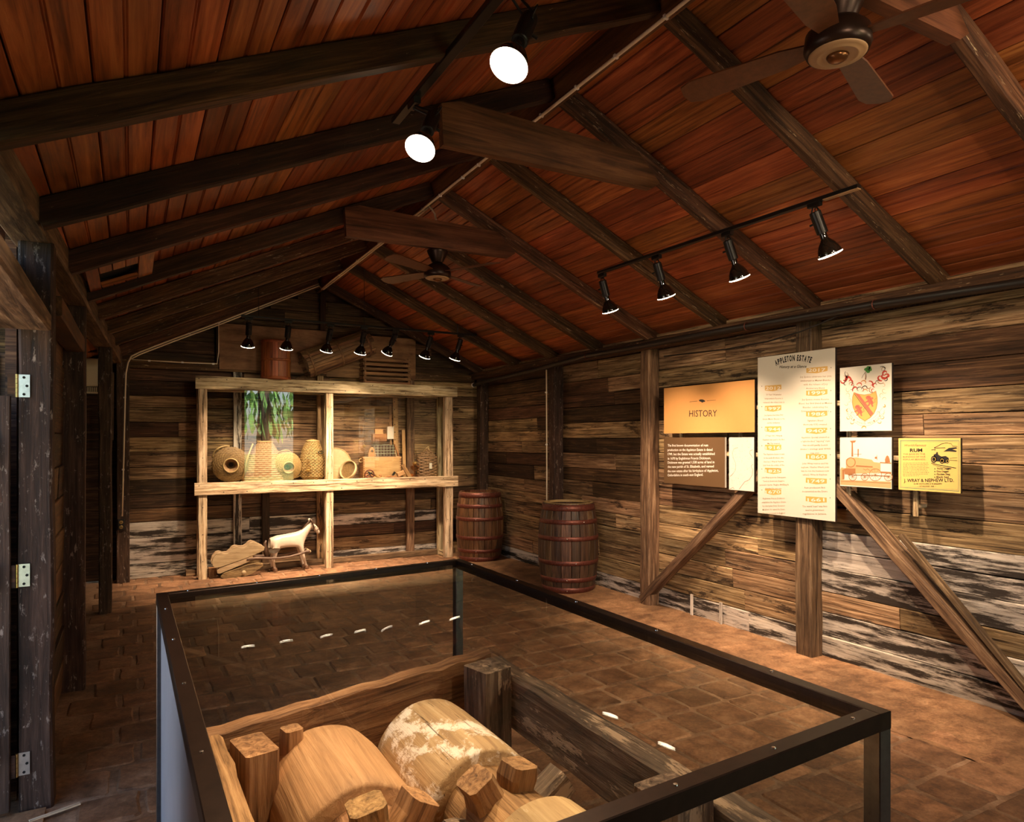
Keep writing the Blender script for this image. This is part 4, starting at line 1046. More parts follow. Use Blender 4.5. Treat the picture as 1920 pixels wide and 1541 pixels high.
# hand drill
p = at(694, 884, y=8.37)
dr = thing('hand_drill', 'old hand crank drill with a wheel and a wooden grip lying before the chest', 'drill', (p.x, 8.37, ZS))
Mw = axis_M(Vector((p.x - .005, 8.375, ZS + .062)), (-.25, -1, .15))
mk('crank_wheel', *ring(.052, .008, 28, 8), m_hoop, Mw, dr, True)
MB().add(box(-.05, .05, -.005, .005, -.004, .004)).add(box(-.005, .005, -.05, .05, -.004, .004)).build('wheel_spokes', m_black, Mw @ Matrix.Rotation(.6, 4, 'Z'), dr)
MB().add(tube([Vector((p.x - .02, 8.39, ZS + .09)), Vector((p.x + .08, 8.375, ZS + .035))], .008, 8)).build('shaft', m_black, I4, dr, True)
MB().add(tube([Vector((p.x + .07, 8.375, ZS + .042)), Vector((p.x + .09, 8.37, ZS + .030)), Vector((p.x + .125, 8.362, ZS + .018)), Vector((p.x + .14, 8.358, ZS + .013))], [.008, .015, .015, .006], 12)).build('grip', m_brownbox, I4, dr, True)
tag(mk('wood_block', *timber(.085, .05, .065, .008, 3, .002), m_brownbox, T((p.x - .06, 8.40, ZS + .033))), 'reddish wooden block under the crank drill', 'block')
p = at(713, 886, y=8.37); kn = thing('turned_knob', 'small round turned knob standing right of the crank drill', 'knob', (p.x, 8.37, ZS))
mk('stem', *lathe([(.014, 0), (.012, .006), (.006, .012), (.006, .022)], 16), m_brownbox, T((p.x, 8.37, ZS)), kn, True)
mk('ball', *lathe([(.005, .020), (.016, .026), (.020, .038), (.015, .050), (.003, .055)], 18), m_brownbox, T((p.x, 8.37, ZS)), kn, True)
# wood plane and blocks
p = at(733, 892, y=8.37); wpn = thing('wood_plane', 'low wooden plane with a small iron blade lying before the chest', 'plane', (p.x, 8.37, ZS))
poly_thing([(-.095, 0), (.105, 0), (.105, .016), (.04, .034), (-.02, .038), (-.07, .018)], .045, T((p.x, 8.37, ZS)) @ RX, m_brownbox, 'body', wpn)
beam('blade', (p.x + .02, 8.37, ZS + .030), (p.x + .055, 8.37, ZS + .082), .03, .005, m_black, wpn, up=(0, 1, 0))
p = at(752, 888, y=8.40)
tag(mk('pale_wood_block', *timber(.095, .045, .06, .008, 3, .002), m_chest, T((p.x - .05, 8.40, ZS + .040)) @ Matrix.Rotation(-.35, 4, 'Y')), 'pale tan block tilted against the leaning brown board', 'block')
p = at(766, 880, y=8.42)
tag(beam('leaning_board', (p.x + .015, 8.40, ZS + .004), (p.x - .065, 8.47, ZS + .17), .05, .016, m_brownbox, None, up=(0, -1, 0)), 'reddish narrow board leaning against the right end of the chest', 'board')
p = at(771, 889, y=8.44)
tag(mk('brown_wood_block', *timber(.06, .06, .05, .006, 2, .002), m_brownbox, T((p.x - .02, 8.50, ZS + .026)) @ Matrix.Rotation(.3, 4, 'Z')), 'small brown block behind the amber lamp', 'block')
# twig basket with a tag
a, b = at(786, 894, y=8.43), at(823, 894, y=8.43); pc = (a.x + b.x) / 2; W2 = (b.x - a.x) / 2
tw = thing('twig_basket', 'woven twig pot with a peaked top and paper tag at the right shelf end', 'basket', (pc, 8.5, ZS))
g = MB()
for k in range(13):                                            # woven rows
    z = ZS + .012 + k * .020; ww = W2 * (1.0 - .02 * (k / 13))
    pts = [(pc + ww * math.cos(t), 8.50 + .072 * math.sin(t) , z + .006 * math.sin(6 * t + k * PI)) for t in [2 * PI * q / 28 for q in range(28)]]
    g.add(tube(pts, .0070, 5, True))
g.build('woven_sides', m_twig, I4, tw)
g = MB()
for k in range(6):
    u = k / 5; z = ZS + .262 + u * .105; ww = W2 * (1 - u * .92)
    pts = [(pc - .01 * u + ww * math.cos(t), 8.50 + .072 * (1 - u * .6) * math.sin(t), z) for t in [2 * PI * q / 24 for q in range(24)]]
    g.add(tube(pts, .0065, 5, True))
g.build('peaked_top', m_twig, I4, tw)
g = MB()
for k in range(14):
    t = 2 * PI * k / 14; g.add(tube([(pc + W2 * math.cos(t), 8.50 + .075 * math.sin(t), ZS), (pc + W2 * math.cos(t), 8.50 + .075 * math.sin(t), ZS + .26), (pc + .1 * W2 * math.cos(t), 8.50 + .02 * math.sin(t), ZS + .375)], .004, 5))
g.build('stakes', m_twig, I4, tw)
MB().add(tube([(pc - .05, 8.48, ZS + .345), (pc - .01, 8.48, ZS + .39), (pc + .012, 8.48, ZS + .40), (pc + .018, 8.48, ZS + .35), (pc - .005, 8.47, ZS + .28)], .007, 6)).build('handle', m_rimcane, I4, tw, True)
tg = mk('paper_tag', *timber(.075, .036, .002, .001), m_creampaper, T((pc + .015, 8.412, ZS + .185)) @ Matrix.Rotation(PI / 2, 4, 'Y') @ Matrix.Rotation(PI / 2, 4, 'X'), tw)
MB().add(tube([(pc + .015, 8.413, ZS + .185), (pc + .013, 8.42, ZS + .22), (pc + .006, 8.47, ZS + .28)], .0015, 5)).build('string', m_rimcane, I4, tw)

# ------------------------------------------------------------------ things on top of the display unit
ZT = 2.2545
p = at(516, 700, y=8.46); tub = thing('wooden_tub', 'reddish brown wooden tub standing on top of the display unit', 'tub', (p.x, 8.43, ZT))
rb_ = (at(545, 680, y=8.46).x - at(487, 680, y=8.46).x) / 2; hh = at(516, 643, y=8.46).z - ZT + .02
rb_ = min(rb_, .166)
for k in range(16):
    a0, a1 = 2 * PI * k / 16 + .008, 2 * PI * (k + 1) / 16 - .008; v = []
    for z in (0, hh):
        for a, r in ((a0, rb_), ((a0 + a1) / 2, rb_ * 1.006), (a1, rb_), (a1, rb_ - .016), (a0, rb_ - .016)): v.append((z, r * math.cos(a), r * math.sin(a)))
    f = [(q, (q + 1) % 5, 5 + (q + 1) % 5, 5 + q) for q in range(5)] + [(4, 3, 2, 1, 0), (5, 6, 7, 8, 9)]
    mk('stave', v, f, m_tub, T((p.x, 8.43, ZT)) @ Matrix(((0, 1, 0, 0), (0, 0, 1, 0), (1, 0, 0, 0), (0, 0, 0, 1))), tub)
for z, w_ in ((.02, .035), (hh * .5, .03), (hh - .018, .035)):
    mk('hoop', *lathe([(rb_, z - w_ / 2), (rb_ + .006, z - w_ / 2), (rb_ + .006, z + w_ / 2), (rb_, z + w_ / 2)], 36, closed=True), m_tub, T((p.x, 8.43, ZT)), tub, True)
mk('lid', *lathe([(rb_ - .012, hh - .02), (rb_ - .012, hh - .004), (.01, hh - .002)], 32), m_tub, T((p.x, 8.43, ZT)), tub)
# long cane fish trap, tilted
e0, e1 = at(574, 683, y=8.44), at(688, 642, y=8.47)
trp = thing('cane_fish_trap', 'long split cane fish trap lying tilted between tub and slatted crate', 'trap', ((e0.x + e1.x) / 2, 8.48, ZT))
ax = (e1 - e0); Lt = ax.length + .03; Mx = axis_M(e0 - ax.normalized() * .01, ax)
Rt = .165
for k in range(26):
    a = 2 * PI * k / 26 + R.uniform(-.02, .02); L = Lt + R.uniform(-.02, .04)
    v, f = timber(L, 2 * PI * Rt / 26 * .93, .012, .002, 2, .001)
    M = Mx @ Matrix.Rotation(a, 4, 'Z') @ T((Rt, 0, R.uniform(-.03, .0))) @ Matrix.Rotation(-PI / 2, 4, 'Y')
    mk('cane_slat', v, f, m_trap, M, trp)
for zz in (.045, .42, .80):
    if zz < Lt: mk('hoop', *lathe([(Rt + .006, zz - .012), (Rt + .013, zz - .012), (Rt + .013, zz + .012), (Rt + .006, zz + .012)], 36, closed=True), m_trap, Mx, trp, True)
mk('gap_shade_liner', *lathe([(Rt - .014, .03), (Rt - .014, Lt - .02)], 26, False), m_twig, Mx, trp)  # liner added to darken the gaps between slats like the shaded hollow
mk('inner_funnel', *lathe([(Rt - .016, .05), (.06, .30), (.001, .30)], 26, False), m_twig, Mx, trp)
# slatted crate
a, b = at(683, 716, y=8.42), at(768, 674, y=8.42)
crt = thing('slatted_crate', 'slatted wooden crate on top of the display unit beside the fish trap', 'crate', ((a.x + b.x) / 2, 8.5, ZT))
x0, x1 = a.x, b.x; zt_ = b.z
for k in range(6):
    z = ZT + .022 + k * (zt_ - ZT - .02) / 5.6
    beam('slat', (x0, 8.405, z), (x1, 8.405, z), .014, .034, m_crate, crt, ch=.003)
    beam('slat', (x0 - .007, 8.41, z), (x0 - .007, 8.60, z), .014, .034, m_crate, crt, ch=.003)
    beam('slat', (x1 + .007, 8.41, z), (x1 + .007, 8.60, z), .014, .034, m_crate, crt, ch=.003)
    beam('slat', (x0, 8.60, z), (x1, 8.60, z), .014, .034, m_crate, crt, ch=.003)
for xx_ in (x0 + .013, x1 - .013):
    for yy_ in (8.425, 8.58): beam('corner_post', (xx_, yy_, ZT), (xx_, yy_, zt_ + .01), .026, .026, m_crate, crt, up=(0, 1, 0), ch=.003)
# plywood sheets fixed on the gable
def sheet(px0, px1, py0, py1, yy, label, mt):
    a, b = at(px0, py1, y=yy), at(px1, py0, y=yy)
    return tag(mk('plywood_sheet', *timber(b.x - a.x, b.z - a.z, .012, .002, 2, .001), mt, T((a.x, yy, (a.z + b.z) / 2)) @ RX), label, 'board')
sheet(411, 612, 621, 692, 8.604, 'plywood sheet on the gable behind the wooden tub', m_ply)
sheet(612, 690, 640, 706, 8.600, 'dull plywood sheet on the gable behind the cane trap', m_crate)
sheet(690, 779, 636, 706, 8.604, 'plywood sheet on the gable behind the slatted crate', m_ply)

# ------------------------------------------------------------------ donkey and cart under the shelf
def skin(name, pts, edges, mat, M, parent, root, sub=2):
    me = bpy.data.meshes.new(name); me.from_pydata([p[0] for p in pts], edges, [])
    o = bpy.data.objects.new('tmp', me); COL.objects.link(o)
    m = o.modifiers.new('s', 'SKIN')
    for i, p in enumerate(pts):
        r = p[1]; sv = me.skin_vertices[0].data[i]; sv.radius = (r, r) if not isinstance(r, tuple) else r; sv.use_root = (i == root)
    ss = o.modifiers.new('u', 'SUBSURF'); ss.levels = sub; ss.render_levels = sub
    bpy.context.view_layer.update()
    dg = bpy.context.evaluated_depsgraph_get()
    m2 = bpy.data.meshes.new_from_object(o.evaluated_get(dg)); bpy.data.objects.remove(o)
    m2.name = name; m2.materials.clear(); m2.materials.append(mat); m2.polygons.foreach_set('use_smooth', [True] * len(m2.polygons))
    return link(name, m2, M, parent)
dp = at(514, 1071, z=.012); DM = T((dp.x, 8.40, .012)) @ Matrix.Rotation(.04, 4, 'Z')
dk = thing('donkey_figure', 'white painted wooden donkey figure harnessed to the small cart below the shelf', 'figurine', (dp.x, 8.40, 0))
P_ = [((.150, 0, .355), .072),   # 0 barrel middle (root)
      ((.035, 0, .352), .074),   # 1 loin
      ((-.035, 0, .335), .060),  # 2 rump
      ((.265, 0, .362), .072),   # 3 chest
      ((.340, 0, .405), .056),   # 4 neck base
      ((.395, 0, .470), .043),   # 5 neck
      ((.435, 0, .520), .040),   # 6 poll
      ((.482, 0, .478), .036),   # 7 cheek
      ((.520, 0, .425), .024),   # 8 nose
      ((.532, 0, .402), .021),   # 9 muzzle
      ((-.010, .048, .265), .048), ((.0, .052, .185), .028), ((-.022, .052, .135), .020), ((-.006, .052, .055), .016), ((.0, .052, .018), .017),     # hind left (10-14)
      ((-.010, -.048, .265), .048), ((.002, -.052, .185), .028), ((-.020, -.052, .135), .020), ((-.002, -.052, .055), .016), ((.004, -.052, .018), .017),  # hind right (15-19)
      ((.300, .042, .285), .040), ((.312, .046, .205), .026), ((.322, .046, .150), .021), ((.345, .046, .065), .016), ((.355, .046, .020), .017),    # front left (20-24)
      ((.300, -.042, .285), .040), ((.318, -.046, .205), .026), ((.332, -.046, .150), .021), ((.356, -.046, .065), .016), ((.368, -.046, .020), .017)]  # front right (25-29)
E_ = [(0, 1), (1, 2), (0, 3), (3, 4), (4, 5), (5, 6), (6, 7), (7, 8), (8, 9), (1, 10), (10, 11), (11, 12), (12, 13), (13, 14), (1, 15), (15, 16), (16, 17), (17, 18), (18, 19),
      (3, 20), (20, 21), (21, 22), (22, 23), (23, 24), (3, 25), (25, 26), (26, 27), (27, 28), (28, 29)]
skin('body', P_, E_, m_donkey, DM, dk, 0)
for i in (14, 19, 24, 29):
    c = Vector(P_[i][0]); mk('hoof', *lathe([(.027, -.030), (.027, -.022), (.021, .008), (.017, .014)], 16), m_hoof, DM @ T((c.x + .004, c.y, .031)), dk, True)
for sy in (-1, 1):
    ear = [((.424, sy * .022, .548), .011), ((.412 + .01, sy * .034, .585), .017), ((.428, sy * .040, .575), .017), ((.440, sy * .045, .545), .015), ((.448, sy * .046, .520), .006)]
    skin('ear', ear, [(k, k + 1) for k in range(4)], m_donkey if sy > 0 else m_dark, DM, dk, 0, 1)
    mk('eye', *lathe([(.006, 0), (.005, .003), (.001, .0045)], 12), m_ink, DM @ axis_M((.478, sy * .0325, .492), (.25, sy, .2)), dk, True)
    mk('nostril', *lathe([(.004, 0), (.003, .002)], 10), m_ink, DM @ axis_M((.541, sy * .014, .408), (.7, sy, .1)), dk)
    mk('cheek_patch', *tube([(.447, sy * .037, .535), (.456, sy * .040, .505), (.462, sy * .038, .475), (.458, sy * .036, .445)], [.006, .010, .009, .003], 8), m_dark, DM, dk, True)
mk('mane', *tube([(.300, 0, .440), (.340, 0, .468), (.380, 0, .512), (.412, 0, .552), (.432, 0, .572)], [.005, .013, .014, .014, .007], 8), m_dark, DM, dk, True)
mk('forelock', *tube([(.44, 0, .563), (.455, 0, .545), (.462, 0, .525)], [.010, .009, .003], 8), m_dark, DM, dk, True)
mk('mouth', *tube([(.552, -.012, .395), (.540, -.022, .392), (.520, -.024, .402)], .0022, 6), m_ink, DM, dk)
mk('tail', *tube([(-.085, 0, .365), (-.100, 0, .33), (-.095, 0, .26), (-.075, 0, .18), (-.065, 0, .15)], [.010, .018, .030, .028, .008], 10), m_dark, DM, dk, True)
mk('halter_strap', *ring(.033, .0035, 24, 6), m_shaft, DM @ axis_M((.500, 0, .452), (.55, 0, -.8)), dk, True)
# cart
CM = T((dp.x, 8.40, 0)); ct = thing('toy_cart', 'small pale wooden cart with scalloped sides behind the donkey figure', 'cart', (dp.x - .38, 8.42, 0))
def zp(x, y): return ((x - 1000) * .000844, (905 - y) * .000844 + .012)      # measured outline of the cart's side
sc_ = [(200, 690), (215, 640), (255, 590), (300, 580), (345, 600), (395, 600), (430, 570), (465, 528), (505, 515), (550, 530), (600, 535), (640, 515), (675, 478), (710, 465), (755, 482), (800, 510), (860, 545), (850, 590), (700, 650), (560, 695), (430, 730), (330, 762), (240, 775), (210, 745)]
pr_ = [zp(*q) for q in sc_][::-1]
for sy in (-.085, .075): poly_thing(pr_, .042, CM @ T((0, sy, 0)) @ RX, m_cart, 'scalloped_side', ct)
bar = [zp(*q) for q in [(258, 810), (290, 785), (700, 655), (720, 690), (640, 735), (300, 855), (265, 850)]][::-1]
for sy in (-.092, .082): poly_thing(bar, .022, CM @ T((0, sy, 0)) @ RX, m_cart, 'side_rail', ct)
beam('cart_floor', (*[zp(300, 790)[0] + dp.x], 8.405, zp(300, 790)[1]), (zp(760, 640)[0] + dp.x, 8.405, zp(760, 640)[1]), .14, .016, m_cart, ct)
whl = [zp(*q) for q in [(300, 890), (340, 850), (480, 810), (640, 765), (760, 750), (830, 760), (835, 790), (780, 830), (700, 880), (620, 910), (540, 930), (430, 948), (340, 935)]][::-1]
for sy in (-.125, .115): poly_thing(whl, .034, CM @ T((0, sy, 0)) @ RX, m_rough, 'runner', ct)
hubz = zp(580, 860)
skin('hub', [((hubz[0], -.15, hubz[1]), .034), ((hubz[0] + .004, -.185, hubz[1] + .004), .028)], [(0, 1)], m_cart, CM, ct, 0)
MB().add(tube([(hubz[0], -.14, hubz[1]), (hubz[0], .13, hubz[1])], .014, 10)).build('axle', m_rough, CM, ct, True)
sh = [(630, 700), (760, 690), (900, 705), (1050, 715), (1200, 705), (1330, 680), (1420, 655), (1470, 650)]
for sy in (-.092, .092):
    MB().add(tube([(zp(*q)[0], sy * (1 if i < 5 else 1), zp(*q)[1]) for i, q in enumerate(sh)], [.018, .017, .014, .013, .012, .013, .016, .018], 10)).build('shaft', m_shaft, CM, ct, True)
z1_ = zp(1470, 655); MB().add(tube([(z1_[0], -.10, z1_[1]), (z1_[0], .10, z1_[1])], .016, 10)).build('yoke_bar', m_cart, CM, ct, True)
MB().add(tube([(zp(700, 650)[0], -.10, zp(700, 650)[1]), (zp(700, 650)[0], .09, zp(700, 650)[1])], .016, 10)).build('front_bar', m_cart, CM, ct, True)
zb_ = zp(220, 870)
beam('prop_block', (zb_[0] + dp.x, 8.44, 0), (zb_[0] + dp.x, 8.44, .105), .08, .09, m_crate, ct, up=(0, 1, 0), ch=.003)

# ------------------------------------------------------------------ display panels on the right wall
XP = 4.18; KP = XP / 4.05
class Panel:
    """board standing off the right wall; marks are given in measured points of its quad and land flat on its face"""
    def __init__(s, quad, y0, y1, z0, z1, mat, label, name='wall_panel', edge=m_edge, th=.018):
        y0 *= KP; y1 *= KP; z0 = H + (z0 - H) * KP; z1 = H + (z1 - H) * KP
        s.q = quad; s.W = y0 - y1; s.Hh = z1 - z0
        s.t = thing(name, label, 'sign', (XP, y0, z0), 0, 'history panels on the right wall')
        s.M = Matrix(((0, 0, -1, XP), (-1, 0, 0, y0), (0, 1, 0, z0), (0, 0, 0, 1)))
        b = mk('board', *timber(s.W, s.Hh, th, .0015), edge, s.M @ T((0, s.Hh / 2, -th / 2 - .001)), s.t)
        mk('face', *box(.0, s.W, .0, s.Hh, -.001, .0008), mat, s.M, s.t)
        s.lay = {}
    def p(s, x, y):
        (xa, ya), (xb, yb), (xc, yc), (xd, yd) = s.q
        u = .5; v = .5
        for _ in range(3):
            lx = xa + (xd - xa) * v; rx = xb + (xc - xb) * v; u = (x - lx) / (rx - lx)
            ty = ya + (yb - ya) * u; by = yd + (yc - yd) * u; v = (y - ty) / (by - ty)
        return Vector((u * s.W, (1 - v) * s.Hh, 0))
    def mb(s, key): return s.lay.setdefault(key, MB())
    def poly(s, mat, pts, lift=1):
        v = [s.p(*q) + Vector((0, 0, .0008 + .0003 * lift)) for q in pts]
        a = sum(v[i].x * v[(i + 1) % len(v)].y - v[(i + 1) % len(v)].x * v[i].y for i in range(len(v)))
        if a < 0: v.reverse()
        s.mb(mat).add((v, [tuple(range(len(v)))]))
    def line(s, mat, pts, w, lift=2):
        v = []; f = []; P = [s.p(*q) for q in pts]; k = s.Hh / (s.q[3][1] - s.q[0][1]) ; n = len(P)
        for i, p in enumerate(P):
            d = (P[min(i + 1, n - 1)] - P[max(i - 1, 0)]); d.z = 0; d.normalize(); m = Vector((-d.y, d.x, 0))
            ww = (w[i] if isinstance(w, (list, tuple)) else w) * k / 2
            v += [p - m * ww + Vector((0, 0, .0008 + .0003 * lift)), p + m * ww + Vector((0, 0, .0008 + .0003 * lift))]
        for i in range(n - 1): f.append((2 * i, 2 * i + 2, 2 * i + 3, 2 * i + 1))
        s.mb(mat).add((v, f))
    def text(s, mat, st, x0, y, x1, hpx, bold=0.0, shear=0.0, res=2, lift=3):
        a, b = s.p(x0, y), s.p(x1, y); k = s.Hh / (s.q[3][1] - s.q[0][1])
        v, f, W, Hc = glyphs(st, bold, shear, res)
        sx = (b - a).length / W; sy = hpx * k / Hc
        d = (b - a).normalized(); n = Vector((-d.y, d.x, 0))
        s.mb(mat).add(([a + d * (p[0] * sx) + n * (p[1] * sy) + Vector((0, 0, .0008 + .0003 * lift)) for p in v], f))
    def glyph(s, mat, ch, x, y, wpx, hpx, ang, bold=0, lift=3):
        k = s.Hh / (s.q[3][1] - s.q[0][1]); v, f, W, Hc = glyphs(ch, bold, 0, 3); a = s.p(x, y); c, sn_ = math.cos(ang), math.sin(ang)
        s.mb(mat).add(([a + Vector(((p[0] / W - .5) * wpx * k * c - p[1] / Hc * hpx * k * sn_, (p[0] / W - .5) * wpx * k * sn_ + p[1] / Hc * hpx * k * c, .0008 + .0003 * lift)) for p in v], f))
    def done(s, names):
        for mat, mb in s.lay.items(): mb.build(names.get(mat, 'print'), mat, s.M, s.t)['kind'] = 'stuff'      # flat print
_gc = {}
def glyphs(st, bold=0.0, shear=0.0, res=2):
    key = (st, bold, shear, res)
    if key in _gc: return _gc[key]
    cu = bpy.data.curves.new('t', 'FONT'); cu.body = st; cu.size = 1; cu.resolution_u = res; cu.offset = bold; cu.shear = shear; cu.fill_mode = 'BOTH'
    o = bpy.data.objects.new('t', cu)
    COL.objects.link(o); bpy.context.view_layer.update()
    me = o.to_mesh()
    v = [tuple(q.co) for q in me.vertices]; f = [tuple(q.vertices) for q in me.polygons]
    o.to_mesh_clear(); bpy.data.objects.remove(o); bpy.data.curves.remove(cu)
    xa = min(q[0] for q in v); xb = max(q[0] for q in v)
    v = [(q[0] - xa, q[1], 0) for q in v]
    _gc[key] = (v, f, xb - xa, .70)
    return _gc[key]
ALLN = {m_ink: 'black_print', m_inkw: 'white_lettering', m_inkbrown: 'brown_lettering', m_banner: 'gold_print', m_red: 'red_print', m_pink: 'coral_print', m_orange: 'orange_print',
        m_green: 'green_print', m_sepia: 'sepia_print', m_sepial: 'pale_sepia_print', m_tealine: 'teal_border', m_creampaper: 'cream_print'}
# HISTORY
hp = Panel([(40, 390), (788, 322), (797, 755), (45, 757)], 4.557, 3.568, 1.608, 2.0, m_gold, 'wide gold HISTORY panel at the upper left of the panel group')
hp.text(m_ink, 'HISTORY', 277, 622, 511, 50)
hp.poly(m_ink, [(278, 499), (345, 493), (346, 496), (278, 502)]); hp.poly(m_ink, [(425, 491), (499, 486), (499, 488), (425, 494)])
hp.poly(m_ink, [(358, 486), (372, 480), (392, 481), (410, 490), (412, 500), (398, 502), (388, 508), (378, 501), (364, 496)])
hp.done(ALLN)
# brown text panel
tp = Panel([(48, 797), (545, 795), (543, 1210), (45, 1162)], 4.557, 3.860, 1.178, 1.572, m_brownsign, 'dark brown text panel with white lettering below the gold panel', edge=m_creampaper)
TL = [('The first known documentation of rum', 82, 870, 419), ('production on the Appleton Estate is dated', 81, 906, 453), ('1749, but the Estate was actually established', 82, 940, 470), ('in 1670 by Englishman Francis Dickinson.', 82, 975, 440),
      ('Dickinson was granted 1,530 acres of land in', 81, 1008, 467), ('the new parish of St. Elizabeth, and named', 81, 1042, 463), ('the new estate after his birthplace of Appleton,', 80, 1077, 497), ('Oxfordshire in south-east England.', 80, 1110, 379)]
for st, x0, y, x1 in TL:
    dy = (x1 - x0) * .038 * (y - 800) / 330
    a, b = tp.p(x0, y), tp.p(x1, y + dy); st_y = y
    tp.text(m_inkw, st, x0, y, x1, 19, .006)
tp.done(ALLN)
# map
mp = Panel([(578, 797), (792, 797), (787, 1237), (570, 1217)], 3.817, 3.573, 1.167, 1.571, m_creampaper, 'narrow old map print beside the brown text panel', 'map_print')
mp.line(m_sepia, [(655, 880), (620, 890), (607, 920), (612, 960), (635, 1010), (632, 1060), (605, 1095), (582, 1112)], 2.2)
mp.line(m_red, [(582, 1112), (600, 1100), (612, 1085)], 3); mp.line(m_red, [(660, 1218), (690, 1180), (708, 1158), (750, 1140), (775, 1100), (778, 1060), (765, 1030), (780, 1015)], 3)
mp.line(m_sepia, [(782, 898), (760, 905), (755, 925), (780, 965)], 3); mp.line(m_red, [(575, 1215), (608, 1200), (618, 1216)], 3)
r2 = random.Random(3)
for k in range(130):
    x, y = r2.uniform(588, 775), r2.uniform(812, 1200); a = r2.uniform(-.6, .6); L = r2.uniform(3, 9)
    mp.line(r2.choice([m_sepial, m_sepial, m_orange, m_sepia]), [(x, y), (x + L * math.cos(a), y + L * math.sin(a))], r2.uniform(.8, 1.8))
mp.done(ALLN)
# big timeline
bp = Panel([(820, 130), (1452, 60), (1462, 1487), (818, 1410)], 3.538, 2.902, 1.013, 2.158, m_cream, 'tall cream timeline panel in the middle of the panel group')
word = 'APPLETON ESTATE'; n = len(word)
wd_ = {'I': .5, ' ': .6, 'L': .85, 'E': .85, 'T': .95, 'O': 1.25, 'N': 1.2, 'A': 1.15}
tot = sum(wd_.get(c, 1) for c in word); xx = 980; c_ = 0
for c in word:
    wv = wd_.get(c, 1) / tot * 290; u = (c_ + wv / 2) / 290 * 2 - 1
    if c != ' ': bp.glyph(m_ink, c, 980 + c_ + wv / 2, 158 + 30 * u * u - 9 * u, wv * .95, 42, -u * .42, .05)
    c_ += wv
bp.text(m_ink, 'History at a Glance', 1012, 218, 1236, 22, .012, .2)
LC = [('2012', 380, ['50 Year Old Jamaica', 'Independence Reserve is', 'released, the oldest rum in', 'the world.']),
      ('1997', 549, ['Joy Spence becomes first', 'female Master Blender in the', 'spirits industry.']),
      ('1944', 720, ['17 Year Old J. Wray &', 'Nephew rum used in the first', 'Mai Tai created.']),
      ('1916', 872, ['The Appleton Estate is sold', 'to the Lindo Brothers, who', 'then buy J. Wray & Nephew,', 'Ltd. from the estate of the', 'late Colonel Ward.']),
      ('1825', 1064, ['John Wray opens the Shakespeare', 'Tavern in downtown Kingston,', "Jamaica's capital. Begins distilling &", 'blending his own rum.']),
      ('1670', 1238, ['Englishman Francis Dickinson', 'establishes the Appleton Estate', 'by a land grant from Governor', 'Modyford. He named the Estate', 'after his hometown in England.'])]
RC = [('2017', 238, ['Joy Spence celebrates her 20th', 'anniversary as Master Blender', 'with the release of Joy', 'Anniversary Blend.']),
      ('1999', 426, ['Joy Spence creates Reserve', 'Blend, her first blend as Master', 'Blender, celebrating the', "Estate's 250th anniversary."]),
      ('1986', 600, ['Signature Blend', '(formerly V/X) created.']),
      ("1940's", 738, ['Appleton Special created as', 'a light-bodied "sipping" rum', 'that would pacify Scotch', "drinker's cravings until WWII", 'was over.']),
      ('1860', 953, ['John Wray retires and his', 'nephew, Charles Ward, joins', 'him to run the business now', 'called J. Wray & Nephew.']),
      ('1749', 1152, ['Rum production first', 'documented on the Estate.']),
      ('1661', 1306, ['The word "rum" was first', 'used in government', 'regulations in Jamaica.'])]
for lst, xc, hw, s in ((LC, 957, 72, -1), (RC, 1316, 82, 1)):
    for yr, y, lines in lst:
        k = (y - 750) / 660 * .11 - .0; sl = (y - 770) / 700 * .10
        bp.poly(m_banner, [(xc - hw, y - 22 - sl * hw), (xc + hw, y - 22 + sl * hw), (xc + hw, y + 17 + sl * hw), (xc, y + 28), (xc - hw, y + 17 - sl * hw)])
        wy = len(yr) * 16.5; bp.text(m_creampaper, yr, xc - wy, y + 15, xc + wy, 25, .012)
        for i, ln in enumerate(lines):
            w_ = len(ln) * (3.45 if s < 0 else 4.05); bp.text(m_inkbrown, ln, xc + (6 if s < 0 else -10) - w_, y + 62 + i * (32 if y < 800 else 30.5), xc + (6 if s < 0 else -10) + w_, 13.5, .003, 0, 1)
        dx = xc - hw - 28 if s < 0 else xc + hw + 25
        bp.poly(m_ink, [(dx - 3, y - 18), (dx + 3, y - 18), (dx + 3, y - 12), (dx - 3, y - 12)])
bp.done(ALLN)
# coat of arms
ca = Panel([(58, 112), (608, 62), (612, 790), (58, 793)], 2.867, 2.519, 1.607, 2.02, m_creampaper, 'coat of arms print with a gold shield at the upper right', 'crest_print')
shd = [(215, 375), (270, 395), (330, 402), (395, 392), (450, 362), (464, 430), (466, 490), (455, 550), (430, 605), (390, 650), (335, 685), (280, 650), (235, 595), (208, 540), (196, 480), (200, 425)]
ca.line(m_inkbrown, shd + shd[:1], 6, 1); ca.poly(m_orange, shd, 2)
ca.poly(m_banner, [(222, 385), (270, 399), (330, 405), (395, 396), (446, 370), (458, 430), (460, 490), (449, 548), (425, 600), (386, 645), (335, 676), (284, 643), (241, 590), (214, 537), (203, 480), (206, 425)], 3)
ca.poly(m_pink, [(226, 382), (275, 398), (425, 600), (400, 628)], 4); ca.line(m_ink, [(222, 390), (280, 470), (345, 555), (398, 632)], 5, 5)
